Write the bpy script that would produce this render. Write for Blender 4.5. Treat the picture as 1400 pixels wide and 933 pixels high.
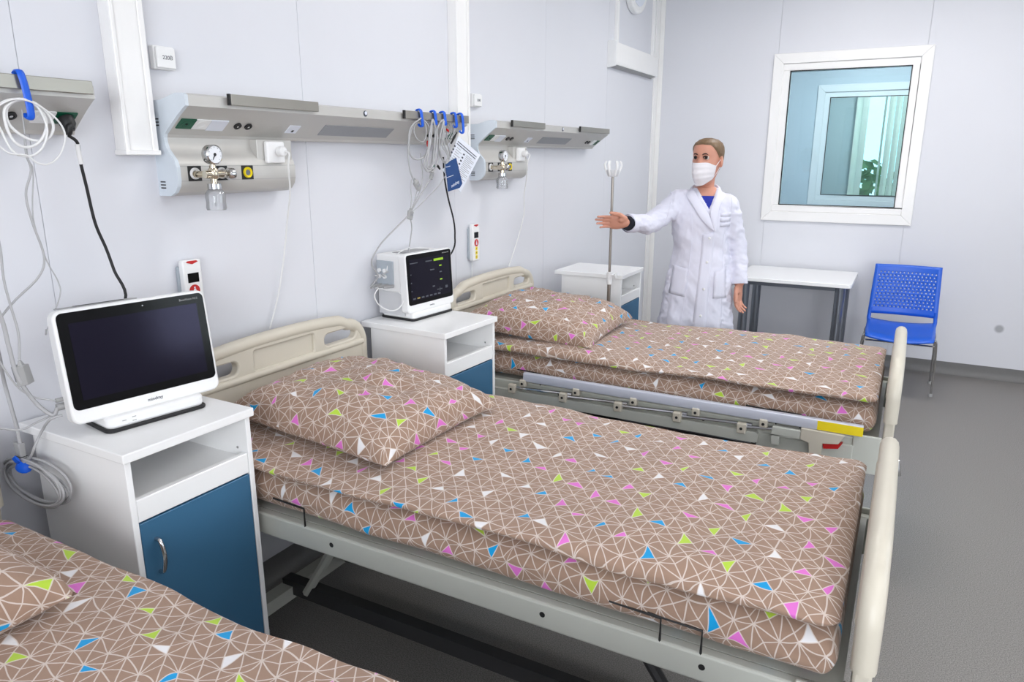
import bpy, bmesh, math, random
from mathutils import Vector, Matrix, noise
from mathutils.bvhtree import BVHTree
random.seed(7)
for o in list(bpy.data.objects): bpy.data.objects.remove(o)
SC = bpy.context.scene
COL = SC.collection
PI = math.pi
V = Vector
# ------------------------------------------------------------------ camera
YAW, PITCH, ROLL, FPX = -0.5002, -0.2499, 0.0016, 985.7
CAM = V((2.017, 0.0, 1.60))
_cy, _sy = math.cos(YAW), math.sin(YAW)
_f = V((_sy*math.cos(PITCH), _cy*math.cos(PITCH), math.sin(PITCH)))
_r = V((_cy, -_sy, 0)); _u = _r.cross(_f)
_r, _u = (_r*math.cos(ROLL)+_u*math.sin(ROLL)), (_u*math.cos(ROLL)-_r*math.sin(ROLL))
cd = bpy.data.cameras.new('camera'); cam = bpy.data.objects.new('camera', cd); COL.objects.link(cam)
cd.sensor_fit = 'HORIZONTAL'; cd.sensor_width = 36.0; cd.lens = FPX/1400*36; cd.clip_start = .02
M3 = Matrix((_r, _u, -_f)).transposed()
cam.matrix_world = Matrix.Translation(CAM) @ M3.to_4x4()
SC.camera = cam
# ------------------------------------------------------------------ world, lights, exposure
SC.view_settings.view_transform = 'Standard'
SC.view_settings.look = 'None'
SC.view_settings.gamma = 1.0
SC.view_settings.use_curve_mapping = False
SC.view_settings.exposure = -0.71
w = bpy.data.worlds.new('sky'); SC.world = w; w.use_nodes = True
bg = w.node_tree.nodes['Background']; bg.inputs[0].default_value = (.80, .90, 1.0, 1); bg.inputs[1].default_value = 4.0
LIGHT_PANELS = [(1.45, 2.7), (2.5, 4.7), (3.4, 1.2), (1.45, 4.9)]
PANEL_W = 27.0          # strength of each ceiling panel
def area_light(name, loc, rot, sx, sy, power, col):
    l = bpy.data.lights.new(name, 'AREA'); l.shape = 'RECTANGLE'; l.size = sx; l.size_y = sy; l.energy = power; l.color = col
    o = bpy.data.objects.new(name, l); COL.objects.link(o); o.location = loc; o.rotation_euler = rot
    return o
area_light('right_window_daylight', (4.52, 3.5, 1.7), (0, math.radians(90), 0), 1.4, 2.2, 28, (.93, .96, 1.0))
# daylight entering the windows behind the photographer
area_light('window_daylight', (3.15, -2.35, 1.75), (math.radians(90), 0, 0), 2.6, 1.5, 205, (.95, .965, 1.0))
# ------------------------------------------------------------------ measuring helpers (a photo pixel on a plane of the room)
def ray(px, py): return _f + _r*((px-700)/FPX) - _u*((py-466.5)/FPX)
def onx(px, py, X):
    d = ray(px, py); return CAM + d*((X-CAM.x)/d.x)
def ony(px, py, Y):
    d = ray(px, py); return CAM + d*((Y-CAM.y)/d.y)
def onz(px, py, Z):
    d = ray(px, py); return CAM + d*((Z-CAM.z)/d.z)
# ------------------------------------------------------------------ materials
MATS = {}
def srgb(r, g, b):
    def c(v):
        v /= 255
        return v/12.92 if v <= .04045 else ((v+.055)/1.055)**2.4
    return (c(r), c(g), c(b), 1)
def base_mat(name):
    m = bpy.data.materials.new(name); m.use_nodes = True
    nt = m.node_tree; b = nt.nodes['Principled BSDF']
    MATS[name] = m
    return m, nt, b
def mat(name, col, rough=.5, metal=0.0, var=.04, scale=12, bump=0.0, bscale=200, spec=.5, coat=0, alpha=None):
    m, nt, b = base_mat(name)
    tc = nt.nodes.new('ShaderNodeTexCoord'); n = nt.nodes.new('ShaderNodeTexNoise'); n.inputs['Scale'].default_value = scale
    n.inputs['Detail'].default_value = 3
    nt.links.new(tc.outputs['Object'], n.inputs['Vector'])
    mx = nt.nodes.new('ShaderNodeMixRGB'); mx.inputs[1].default_value = tuple(c*(1-var) for c in col[:3])+(1,)
    mx.inputs[2].default_value = tuple(min(1, c*(1+var)) for c in col[:3])+(1,)
    nt.links.new(n.outputs['Fac'], mx.inputs[0]); nt.links.new(mx.outputs[0], b.inputs['Base Color'])
    b.inputs['Roughness'].default_value = rough; b.inputs['Metallic'].default_value = metal
    b.inputs['Specular IOR Level'].default_value = spec; b.inputs['Coat Weight'].default_value = coat
    if bump:
        n2 = nt.nodes.new('ShaderNodeTexNoise'); n2.inputs['Scale'].default_value = bscale; n2.inputs['Detail'].default_value = 4
        bp = nt.nodes.new('ShaderNodeBump'); bp.inputs['Strength'].default_value = bump; bp.inputs['Distance'].default_value = .002
        nt.links.new(tc.outputs['Object'], n2.inputs['Vector']); nt.links.new(n2.outputs['Fac'], bp.inputs['Height'])
        nt.links.new(bp.outputs[0], b.inputs['Normal'])
    return m
def emis(name, col, strength):
    m, nt, b = base_mat(name)
    b.inputs['Base Color'].default_value = col; b.inputs['Emission Color'].default_value = col
    b.inputs['Emission Strength'].default_value = strength
    return m
def glass_mat(name, tint, milk=0.0, rough=0.0):
    m, nt, b = base_mat(name); nt.nodes.remove(b)
    out = nt.nodes['Material Output']
    t = nt.nodes.new('ShaderNodeBsdfTransparent'); t.inputs[0].default_value = tint
    g = nt.nodes.new('ShaderNodeBsdfGlossy'); g.inputs['Roughness'].default_value = rough
    fr = nt.nodes.new('ShaderNodeFresnel'); fr.inputs[0].default_value = 1.5
    mx = nt.nodes.new('ShaderNodeMixShader')
    nt.links.new(fr.outputs[0], mx.inputs[0]); nt.links.new(t.outputs[0], mx.inputs[1]); nt.links.new(g.outputs[0], mx.inputs[2])
    last = mx.outputs[0]
    if milk:
        df = nt.nodes.new('ShaderNodeBsdfDiffuse'); df.inputs[0].default_value = (.9, .9, .92, 1)
        m2 = nt.nodes.new('ShaderNodeMixShader'); m2.inputs[0].default_value = milk
        nt.links.new(last, m2.inputs[1]); nt.links.new(df.outputs[0], m2.inputs[2]); last = m2.outputs[0]
    nt.links.new(last, out.inputs[0])
    return m
class NT:
    """tiny helper for building math node trees"""
    def __init__(s, nt): s.nt = nt
    def m(s, op, a, b=None, c=None):
        n = s.nt.nodes.new('ShaderNodeMath'); n.operation = op
        for i, v in enumerate((a, b, c)):
            if v is None: continue
            if hasattr(v, 'links'): s.nt.links.new(v, n.inputs[i])
            else: n.inputs[i].default_value = v
        return n.outputs[0]
    def mix(s, f, a, b):
        n = s.nt.nodes.new('ShaderNodeMixRGB')
        for i, v in enumerate((f, a, b)):
            if hasattr(v, 'links'): s.nt.links.new(v, n.inputs[i])
            else: n.inputs[i].default_value = v
        return n.outputs[0]
def bedding_mat():
    """brown cotton printed with a net of cream triangles, a few of them filled in"""
    m, nt, b = base_mat('bedding'); N = NT(nt); L = nt.links
    uv = nt.nodes.new('ShaderNodeUVMap'); uv.uv_map = 'UVMap'
    mp = nt.nodes.new('ShaderNodeMapping'); mp.inputs['Rotation'].default_value = (0, 0, math.radians(38)); mp.inputs['Scale'].default_value = (30, 30, 30)
    L.new(uv.outputs[0], mp.inputs[0])
    nz = nt.nodes.new('ShaderNodeTexNoise'); nz.inputs['Scale'].default_value = .35; nz.inputs['Detail'].default_value = 1.0
    L.new(mp.outputs[0], nz.inputs['Vector'])
    sx = nt.nodes.new('ShaderNodeSeparateXYZ'); L.new(mp.outputs[0], sx.inputs[0])
    sc = nt.nodes.new('ShaderNodeSeparateColor'); L.new(nz.outputs['Color'], sc.inputs[0])
    u = N.m('ADD', sx.outputs[0], N.m('MULTIPLY', N.m('SUBTRACT', sc.outputs[0], .5), .35))
    v = N.m('ADD', sx.outputs[1], N.m('MULTIPLY', N.m('SUBTRACT', sc.outputs[1], .5), .6))
    iu = N.m('FLOOR', u); fu = N.m('SUBTRACT', u, iu); iu1 = N.m('ADD', iu, 1.0)
    def rand(a, b_, seed):
        c = nt.nodes.new('ShaderNodeCombineXYZ'); L.new(a, c.inputs[0]); L.new(b_, c.inputs[1]); c.inputs[2].default_value = seed
        n_ = nt.nodes.new('ShaderNodeTexWhiteNoise'); n_.noise_dimensions = '3D'; L.new(c.outputs[0], n_.inputs['Vector'])
        return n_.outputs['Value']
    def rung(k):
        """where the rung k of the strip crosses this point: its two ends sit at random heights on the strip's borders"""
        ja = rand(iu, k, .5); jb = rand(iu1, k, .5)
        j = N.m('ADD', N.m('MULTIPLY', ja, N.m('SUBTRACT', 1.0, fu)), N.m('MULTIPLY', jb, fu))
        return N.m('ADD', k, N.m('MULTIPLY', N.m('SUBTRACT', j, .5), .75))
    k0 = N.m('FLOOR', v); k1 = N.m('ADD', k0, 1.0)
    below = N.m('LESS_THAN', v, rung(k0)); above = N.m('GREATER_THAN', v, rung(k1))
    iv = N.m('ADD', N.m('SUBTRACT', k0, below), above)
    La = rung(iv); Lb = rung(N.m('ADD', iv, 1.0))
    fv = N.m('DIVIDE', N.m('SUBTRACT', v, La), N.m('MAXIMUM', N.m('SUBTRACT', Lb, La), .05))
    par = N.m('ABSOLUTE', N.m('MODULO', N.m('ADD', iu, iv), 2.0))
    d1 = N.m('SUBTRACT', fu, fv); d2 = N.m('SUBTRACT', N.m('ADD', fu, fv), 1.0)
    d = N.m('ADD', N.m('MULTIPLY', d1, par), N.m('MULTIPLY', d2, N.m('SUBTRACT', 1.0, par)))
    du = N.m('MINIMUM', fu, N.m('SUBTRACT', 1.0, fu)); dv = N.m('MINIMUM', N.m('SUBTRACT', v, La), N.m('SUBTRACT', Lb, v))
    dd = N.m('MULTIPLY', N.m('ABSOLUTE', d), .707)
    dist = N.m('MINIMUM', N.m('MINIMUM', du, dv), dd)
    line = N.m('MULTIPLY', N.m('LESS_THAN', dist, .038), .72)
    side = N.m('GREATER_THAN', d, 0.0)
    pick = N.m('COMPARE', N.m('FLOORED_MODULO', N.m('ADD', iu, N.m('MULTIPLY', iv, 3.0)), 7.0), 0.0, .1)
    pick = N.m('MULTIPLY', pick, N.m('COMPARE', side, N.m('GREATER_THAN', rand(iu, iv, 4.5), .5), .1))
    pick = N.m('MULTIPLY', pick, N.m('LESS_THAN', rand(iu, iv, 8.5), .86))
    cr = nt.nodes.new('ShaderNodeValToRGB'); cr.color_ramp.interpolation = 'CONSTANT'
    L.new(rand(iu, iv, 2.5), cr.inputs[0])
    brown = srgb(163, 135, 117)
    els = cr.color_ramp.elements
    els[0].position = 0; els[0].color = srgb(226, 120, 208)
    els[1].position = .26; els[1].color = srgb(186, 218, 72)
    for p_, c_ in ((.5, srgb(20, 158, 220)), (.74, srgb(238, 236, 238))):
        e = els.new(p_); e.color = c_
    fill = N.mix(pick, brown, cr.outputs[0])
    colr = N.mix(line, fill, srgb(232, 220, 212))
    # weave mottling
    tc = nt.nodes.new('ShaderNodeTexCoord'); n2 = nt.nodes.new('ShaderNodeTexNoise'); n2.inputs['Scale'].default_value = 9; L.new(tc.outputs['Object'], n2.inputs['Vector'])
    mm = nt.nodes.new('ShaderNodeMixRGB'); mm.blend_type = 'MULTIPLY'; mm.inputs[0].default_value = .18
    L.new(colr, mm.inputs[1]); L.new(n2.outputs['Fac'], mm.inputs[2])
    L.new(mm.outputs[0], b.inputs['Base Color'])
    b.inputs['Roughness'].default_value = .85; b.inputs['Specular IOR Level'].default_value = .2
    b.inputs['Sheen Weight'].default_value = .15
    n3 = nt.nodes.new('ShaderNodeTexNoise'); n3.inputs['Scale'].default_value = 22; n3.inputs['Detail'].default_value = 3; L.new(tc.outputs['Object'], n3.inputs['Vector'])
    bp = nt.nodes.new('ShaderNodeBump'); bp.inputs['Strength'].default_value = .5; bp.inputs['Distance'].default_value = .010
    L.new(n3.outputs['Fac'], bp.inputs['Height']); L.new(bp.outputs[0], b.inputs['Normal'])
    return m
def floor_mat():
    m, nt, b = base_mat('linoleum'); N = NT(nt); L = nt.links
    tc = nt.nodes.new('ShaderNodeTexCoord')
    n = nt.nodes.new('ShaderNodeTexNoise'); n.inputs['Scale'].default_value = 260; n.inputs['Detail'].default_value = 2; L.new(tc.outputs['Object'], n.inputs['Vector'])
    cr = nt.nodes.new('ShaderNodeValToRGB'); L.new(n.outputs['Fac'], cr.inputs[0])
    cr.color_ramp.elements[0].position = .36; cr.color_ramp.elements[0].color = srgb(104, 101, 98)
    cr.color_ramp.elements[1].position = .64; cr.color_ramp.elements[1].color = srgb(146, 142, 138)
    L.new(cr.outputs[0], b.inputs['Base Color']); b.inputs['Roughness'].default_value = .42
    return m
def wall_mat(name, col, stain=None):
    m, nt, b = base_mat(name); N = NT(nt); L = nt.links
    tc = nt.nodes.new('ShaderNodeTexCoord'); n = nt.nodes.new('ShaderNodeTexNoise'); n.inputs['Scale'].default_value = 1.7; n.inputs['Detail'].default_value = 5
    L.new(tc.outputs['Object'], n.inputs['Vector'])
    c = N.mix(n.outputs['Fac'], tuple(x*.965 for x in col[:3])+(1,), tuple(min(1, x*1.02) for x in col[:3])+(1,))
    if stain:
        vm = nt.nodes.new('ShaderNodeVectorMath'); vm.operation = 'DISTANCE'; L.new(tc.outputs['Object'], vm.inputs[0]); vm.inputs[1].default_value = stain
        f = N.m('MULTIPLY', N.m('SUBTRACT', 1.0, N.m('MINIMUM', N.m('DIVIDE', vm.outputs['Value'], .036), 1.0)), 1.4)
        f = N.m('MINIMUM', f, .62)
        c = N.mix(f, c, srgb(120, 122, 126))
    L.new(c, b.inputs['Base Color']); b.inputs['Roughness'].default_value = .42; b.inputs['Specular IOR Level'].default_value = .3
    return m
# ------------------------------------------------------------------ mesh builder
class MB:
    def __init__(s): s.v = []; s.f = []; s.uv = None
    def add(s, vs, fs):
        o = len(s.v); s.v += [tuple(p) for p in vs]; s.f += [tuple(i+o for i in f) for f in fs]; return s
    def box(s, x0, x1, y0, y1, z0, z1, M=None):
        vs = [V((x, y, z)) for x in (x0, x1) for y in (y0, y1) for z in (z0, z1)]
        if M: vs = [M @ p for p in vs]
        return s.add(vs, [(0, 1, 3, 2), (4, 6, 7, 5), (0, 4, 5, 1), (2, 3, 7, 6), (0, 2, 6, 4), (1, 5, 7, 3)])
    def tube(s, pts, r, n=10, caps=True, closed=False, ry=None, up=None):
        """a tube along pts; r a number or a list; ry optional second radius list for flat sections"""
        pts = [V(p) for p in pts]; k = len(pts)
        rs = r if isinstance(r, (list, tuple)) else [r]*k
        rys = ry if isinstance(ry, (list, tuple)) else ([ry]*k if ry else rs)
        tang = []
        for i in range(k):
            a = pts[(i-1) % k] if (closed or i > 0) else pts[0]; b = pts[(i+1) % k] if (closed or i < k-1) else pts[-1]
            t = (b-a); tang.append(t.normalized() if t.length > 1e-9 else V((0, 0, 1)))
        nrm = V(up) if up else (V((0, 0, 1)) if abs(tang[0].z) < .9 else V((1, 0, 0)))
        vs = []
        for i in range(k):
            t = tang[i]; nrm = (nrm - t*nrm.dot(t))
            nrm = nrm.normalized() if nrm.length > 1e-6 else t.orthogonal().normalized()
            bn = t.cross(nrm)
            for j in range(n):
                a = 2*PI*j/n
                vs.append(pts[i] + bn*(math.cos(a)*rs[i]) + nrm*(math.sin(a)*rys[i]))
        fs = []
        for i in range(k if closed else k-1):
            for j in range(n):
                a = i*n+j; b = i*n+(j+1) % n; c = ((i+1) % k)*n+(j+1) % n; d = ((i+1) % k)*n+j
                fs.append((a, b, c, d))
        if caps and not closed:
            fs.append(tuple(range(n-1, -1, -1))); fs.append(tuple((k-1)*n+j for j in range(n)))
        return s.add(vs, fs)
    def cyl(s, a, b, r, n=16, r2=None): return s.tube([a, b], [r, r if r2 is None else r2], n)
    def lathe(s, prof, o=(0, 0, 0), n=24, ax='z', M=None):
        """prof: list of (radius, height)"""
        vs = []; o = V(o)
        for (r, h) in prof:
            for j in range(n):
                a = 2*PI*j/n; c, d = math.cos(a)*r, math.sin(a)*r
                p = V((c, d, h)) if ax == 'z' else (V((h, c, d)) if ax == 'x' else V((d, h, c)))
                if M: p = M @ p
                vs.append(o+p)
        fs = []; k = len(prof)
        for i in range(k-1):
            for j in range(n):
                fs.append((i*n+j, i*n+(j+1) % n, (i+1)*n+(j+1) % n, (i+1)*n+j))
        fs.append(tuple(range(n-1, -1, -1))); fs.append(tuple((k-1)*n+j for j in range(n)))
        return s.add(vs, fs)
    def prism(s, poly, h0, h1, fn):
        """poly 2D (ccw), extruded from h0 to h1; fn(a,b,h)->xyz"""
        n = len(poly); vs = [fn(a, b, h0) for a, b in poly]+[fn(a, b, h1) for a, b in poly]
        fs = [tuple(range(n-1, -1, -1)), tuple(range(n, 2*n))]+[(i, (i+1) % n, n+(i+1) % n, n+i) for i in range(n)]
        return s.add(vs, fs)
    def grid(s, P, closeu=False, closev=False):
        k = len(P); n = len(P[0]); vs = [p for row in P for p in row]; fs = []
        for i in range(k if closeu else k-1):
            for j in range(n if closev else n-1):
                fs.append((i*n+j, i*n+(j+1) % n, ((i+1) % k)*n+(j+1) % n, ((i+1) % k)*n+j))
        return s.add(vs, fs)
    def sphere(s, c, r, n=12, k=8, M=None):
        c = V(c); R = r if isinstance(r, (tuple, list)) else (r, r, r)
        prof = []
        vs = [];
        for i in range(k+1):
            t = PI*i/k
            for j in range(n):
                a = 2*PI*j/n
                p = V((math.sin(t)*math.cos(a)*R[0], math.sin(t)*math.sin(a)*R[1], math.cos(t)*R[2]))
                vs.append(c+(M @ p if M else p))
        fs = [(i*n+j, (i+1)*n+j, (i+1)*n+(j+1) % n, i*n+(j+1) % n) for i in range(k) for j in range(n)]
        return s.add(vs, fs)
    def mesh(s, name, off=None):
        me = bpy.data.meshes.new(name)
        vs = s.v if off is None else [(a-off[0], b-off[1], c-off[2]) for a, b, c in s.v]
        me.from_pydata(vs, [], s.f)
        if s.uv:
            ul = me.uv_layers.new(name='UVMap')
            for p in me.polygons:
                for li in p.loop_indices: ul.data[li].uv = s.uv[p.index][li-p.loop_start]
        return me
    def build(s, name, material, parent=None, world=False, smooth=40, bevel=0, seg=2, normals=True):
        off = parent.location if (world and parent is not None) else None
        me = s.mesh(name, off)
        return finish(name, me, material, parent, smooth, bevel, seg, normals)
def finish(name, me, material, parent=None, smooth=40, bevel=0, seg=2, normals=True):
    bm = bmesh.new(); bm.from_mesh(me)
    bmesh.ops.remove_doubles(bm, verts=bm.verts, dist=1e-6)
    if normals: bmesh.ops.recalc_face_normals(bm, faces=bm.faces)
    bm.to_mesh(me); bm.free()
    me.materials.append(MATS[material])
    if smooth:
        me.polygons.foreach_set('use_smooth', [True]*len(me.polygons)); me.set_sharp_from_angle(angle=math.radians(smooth))
    o = bpy.data.objects.new(name, me); COL.objects.link(o)
    if parent: o.parent = parent
    if bevel:
        b = o.modifiers.new('bevel', 'BEVEL'); b.width = bevel; b.segments = seg; b.limit_method = 'ANGLE'; b.angle_limit = math.radians(40)
    return o
def tag(o, label, cat, group=None):
    o['label'] = label; o['category'] = cat
    if group: o['group'] = group
    return o
def thing(name, label, cat, loc=(0, 0, 0), rotz=0, group=None):
    o = bpy.data.objects.new(name, None); COL.objects.link(o); o.empty_display_size = .1
    o.location = loc; o.rotation_euler = (0, 0, rotz)
    return tag(o, label, cat, group)
def struct(o):
    o['kind'] = 'structure'; return o
def copy_tree(o, parent=None):
    c = o.copy(); COL.objects.link(c); c.parent = parent
    for ch in list(o.children): copy_tree(ch, c)
    return c
def smooth_path(pts, sub=6, closed=False):
    """Catmull-Rom through pts"""
    pts = [V(p) for p in pts]; k = len(pts); out = []
    rng = range(k) if closed else range(k-1)
    for i in rng:
        p0 = pts[(i-1) % k] if (closed or i > 0) else pts[0]*2-pts[1]
        p1 = pts[i]; p2 = pts[(i+1) % k]
        p3 = pts[(i+2) % k] if (closed or i+2 < k) else pts[-1]*2-pts[-2]
        for j in range(sub):
            t = j/sub
            out.append(.5*((2*p1)+(p2-p0)*t+(2*p0-5*p1+4*p2-p3)*t*t+(3*p1-p0-3*p2+p3)*t**3))
    if not closed: out.append(pts[-1])
    return out
def outline_fill(outer, holes, h0, h1, fn):
    """polygon with holes extruded from h0 to h1 -> mesh"""
    bm = bmesh.new(); edges = []
    for loop in [outer]+holes:
        vs = [bm.verts.new(fn(a, b, h0)) for a, b in loop]
        for i in range(len(vs)): edges.append(bm.edges.new((vs[i], vs[(i+1) % len(vs)])))
    bmesh.ops.triangle_fill(bm, edges=edges, use_beauty=True)
    r = bmesh.ops.extrude_face_region(bm, geom=list(bm.faces))
    d = V(fn(0, 0, h1))-V(fn(0, 0, h0))
    bmesh.ops.translate(bm, verts=[g for g in r['geom'] if isinstance(g, bmesh.types.BMVert)], vec=d)
    bmesh.ops.recalc_face_normals(bm, faces=bm.faces)
    me = bpy.data.meshes.new('outline'); bm.to_mesh(me); bm.free()
    return me
def rrect(a0, a1, b0, b1, r, n=5):
    out = []
    for cx, cy, s in ((a1-r, b0+r, -90), (a1-r, b1-r, 0), (a0+r, b1-r, 90), (a0+r, b0+r, 180)):
        for i in range(n+1):
            t = math.radians(s+90*i/n); out.append((cx+r*math.cos(t), cy+r*math.sin(t)))
    return out
def text_mesh(s, size, thick, M, name, material, parent, align='CENTER', world=True):
    c = bpy.data.curves.new('lettering', 'FONT'); c.body = s; c.size = size; c.extrude = thick; c.align_x = align; c.align_y = 'CENTER'
    c.resolution_u = 2
    t = bpy.data.objects.new('lettering', c); COL.objects.link(t)
    dg = bpy.context.evaluated_depsgraph_get(); me = bpy.data.meshes.new_from_object(t.evaluated_get(dg))
    bpy.data.objects.remove(t); bpy.data.curves.remove(c)
    if world and parent is not None: M = Matrix.Translation(-V(parent.location)) @ M
    me.transform(M); me.materials.clear(); me.materials.append(MATS[material])
    o = bpy.data.objects.new(name, me); COL.objects.link(o); o.parent = parent
    return o
def MX(ex, ey, ez, o):
    m = Matrix((ex, ey, ez)).transposed().to_4x4(); m.translation = V(o); return m
# facing matrix for print on surfaces that look along +X (text runs along +Y)
def face_px(o): return MX(V((0, 1, 0)), V((0, 0, 1)), V((1, 0, 0)), o)
# materials in use
wall_mat('wall_panel', srgb(221, 222, 228)); 
mat('white_plastic', srgb(236, 236, 236), .35); mat('white_lacquer', srgb(246, 246, 246), .22, var=.015)
mat('white_pvc', srgb(242, 241, 240), .3, var=.015); mat('ceiling_white', srgb(235, 235, 235), .8)
mat('grey_cove', srgb(112, 111, 110), .5, var=.12, scale=200)
floor_mat(); bedding_mat()
mat('bed_plastic', srgb(206, 199, 184), .42, var=.03); mat('bed_paint', srgb(194, 196, 188), .4, var=.03)
mat('aluminium', srgb(206, 209, 222), .35, .15, var=.02); mat('chrome', srgb(205, 205, 205), .12, 1.0, var=.02)
mat('brass_chrome', srgb(214, 204, 184), .16, 1.0, var=.04); mat('steel_tube', srgb(150, 143, 136), .3, .8)
mat('dark_steel', srgb(128, 133, 142), .28, .8); mat('black_plastic', srgb(22, 22, 24), .45); mat('black_rubber', srgb(26, 26, 28), .6)
mat('yellow_label', srgb(240, 215, 20), .5); mat('red_plastic', srgb(190, 24, 24), .4); mat('blue_door', srgb(58, 106, 140), .42, var=.02)
mat('blue_plastic', srgb(24, 92, 205), .38, var=.03); mat('blue_clip', srgb(12, 92, 215), .4); mat('navy_card', srgb(8, 62, 122), .4, var=.03)
mat('console_metal', srgb(198, 196, 192), .42, .25, var=.02); mat('console_end', srgb(212, 220, 228), .45); mat('rail_metal', srgb(164, 160, 152), .35, .75)
mat('green_plastic', srgb(0, 84, 58), .4); mat('lens_grey', srgb(150, 152, 156), .5); mat('grey_plastic', srgb(160, 160, 160), .5)
mat('cable_grey', srgb(176, 176, 178), .5); mat('cable_white', srgb(232, 232, 232), .45); mat('screen_black', srgb(5, 4, 10), .14, spec=.4, var=0); MATS['screen_black'].node_tree.nodes['Principled BSDF'].inputs['Specular Tint'].default_value = (.68, .62, 1, 1)
mat('bezel_black', srgb(7, 7, 9), .15, spec=.2, var=0); mat('module_blue', srgb(172, 180, 188), .45); mat('paper', srgb(226, 230, 240), .7, var=.02); mat('ink', srgb(60, 64, 76), .7)
mat('skin', srgb(200, 142, 120), .5, var=.06, scale=30); mat('hair', srgb(112, 88, 62), .5, var=.25, scale=60); mat('coat_cloth', srgb(218, 218, 232), .8, var=.015, bump=.15, bscale=60)
mat('mask_cloth', srgb(226, 222, 226), .85); mat('royal_blue', srgb(12, 36, 150), .7); mat('navy_cloth', srgb(18, 20, 34), .8); mat('eye_white', srgb(190, 180, 174), .25); mat('eye_dark', srgb(40, 26, 20), .2)
mat('lash', srgb(46, 30, 24), .7); mat('nail', srgb(120, 92, 100), .3); mat('shoe', srgb(230, 230, 228), .4); mat('trouser', srgb(40, 44, 60), .8)
mat('chassis_dark', srgb(58, 58, 60), .5); mat('bark', srgb(80, 66, 50), .9); mat('leaf', srgb(84, 120, 70), .8, var=.3, scale=5); mat('blind_cloth', srgb(240, 246, 238), .8); mat('gauge_face', srgb(236, 238, 242), .35)
mat('screen_green', srgb(166, 206, 40), .4); mat('screen_grey', srgb(96, 100, 108), .4); mat('screen_yellow', srgb(200, 170, 60), .4)
emis('panel_light', (1, .98, .965, 1), PANEL_W); emis('fill_panel_next', (1, .99, .97, 1), 75)  # second glow is stronger, for the fill panels added beyond the viewing window
glass_mat('blue_glass', (.80, .92, .97, 1)); glass_mat('clear_glass', (.93, .98, .96, 1)); glass_mat('jar_plastic', (.96, .97, .98, 1), .22); glass_mat('clear_plastic', (.93, .94, .96, 1), .6)
# ================================================================== the room
RX, Y0, Y1, RZ = 4.6, -2.5, 6.226, 3.0
struct(MB().box(-.12, RX+.12, Y0-.12, Y1+.13, -.1, 0).build('floor', 'linoleum', smooth=0))
struct(MB().box(-.12, RX+.12, Y0-.12, Y1+.13, RZ, RZ+.1).build('ceiling', 'ceiling_white', smooth=0))
wl = struct(MB().box(-.12, -.006, Y0-.12, Y1+.11, 0, RZ).build('wall_left', 'wall_panel', smooth=0))
seams = [Y0, -1.92, -.91, .092, 1.097, 2.081, 3.09, 4.10, 5.10, Y1]
for a, b in zip(seams, seams[1:]):
    MB().box(-.006, 0, a+.0008, b-.0008, .0, RZ).build('wall_panel', 'wall_panel', wl, smooth=0, bevel=.0007, seg=1)
# far wall with the viewing window
HX0, HX1, HZ0, HZ1 = .985, 1.968, 1.152, 2.318
wall_mat('wall_panel_far', srgb(221, 222, 228), stain=(ony(1366, 450, Y1).x, Y1, ony(1366, 450, Y1).z))
wf = MB(); 
for x0, x1, z0, z1 in ((0, HX0, 0, RZ), (HX1, RX, 0, RZ), (HX0, HX1, 0, HZ0), (HX0, HX1, HZ1, RZ)): wf.box(x0, x1, Y1+.006, Y1+.11, z0, z1)
wf = struct(wf.build('wall_far', 'wall_panel', smooth=0))
fs_ = [0, .966, 1.979, 2.985, 3.99, RX]
for i, (a, b) in enumerate(zip(fs_, fs_[1:])):
    zz = [(0, HZ0), (HZ1, RZ)] if i == 1 else [(0, RZ)]
    for z0, z1 in zz:
        MB().box(a+.0008, b-.0008, Y1, Y1+.006, z0, z1).build('wall_panel', 'wall_panel_far', wf, smooth=0, bevel=.0007, seg=1)
wr = MB()
for y0, y1, z0, z1 in ((Y0-.12, 2.35, 0, RZ), (4.65, Y1+.11, 0, RZ), (2.35, 4.65, 0, .95), (2.35, 4.65, 2.45, RZ)): wr.box(RX, RX+.12, y0, y1, z0, z1)
wr = struct(wr.build('wall_right', 'wall_panel', smooth=0))
w5 = thing('window_5', '', ''); del w5['label']; del w5['category']; struct(w5); w5.location = (RX, 3.5, .95)
m = MB()
for a, b, c, d in ((2.35, .95, 4.65, 1.02), (2.35, 2.38, 4.65, 2.45), (2.35, 1.02, 2.42, 2.38), (4.58, 1.02, 4.65, 2.38), (3.47, 1.02, 3.53, 2.38)): m.box(RX+.03, RX+.09, a, c, b, d)
m.build('sash', 'white_pvc', w5, True, 0)
MB().box(RX+.055, RX+.062, 2.42, 4.58, 1.02, 2.38).build('pane', 'clear_glass', w5, True, 0)
wb = MB()
for x0, x1, z0, z1 in ((0, 1.80, 0, RZ), (4.50, RX, 0, RZ), (1.80, 4.50, 0, .95), (1.80, 4.50, 2.55, RZ)): wb.box(x0, x1, Y0-.12, Y0, z0, z1)
struct(wb.build('wall_back', 'wall_panel', smooth=0))
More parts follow.
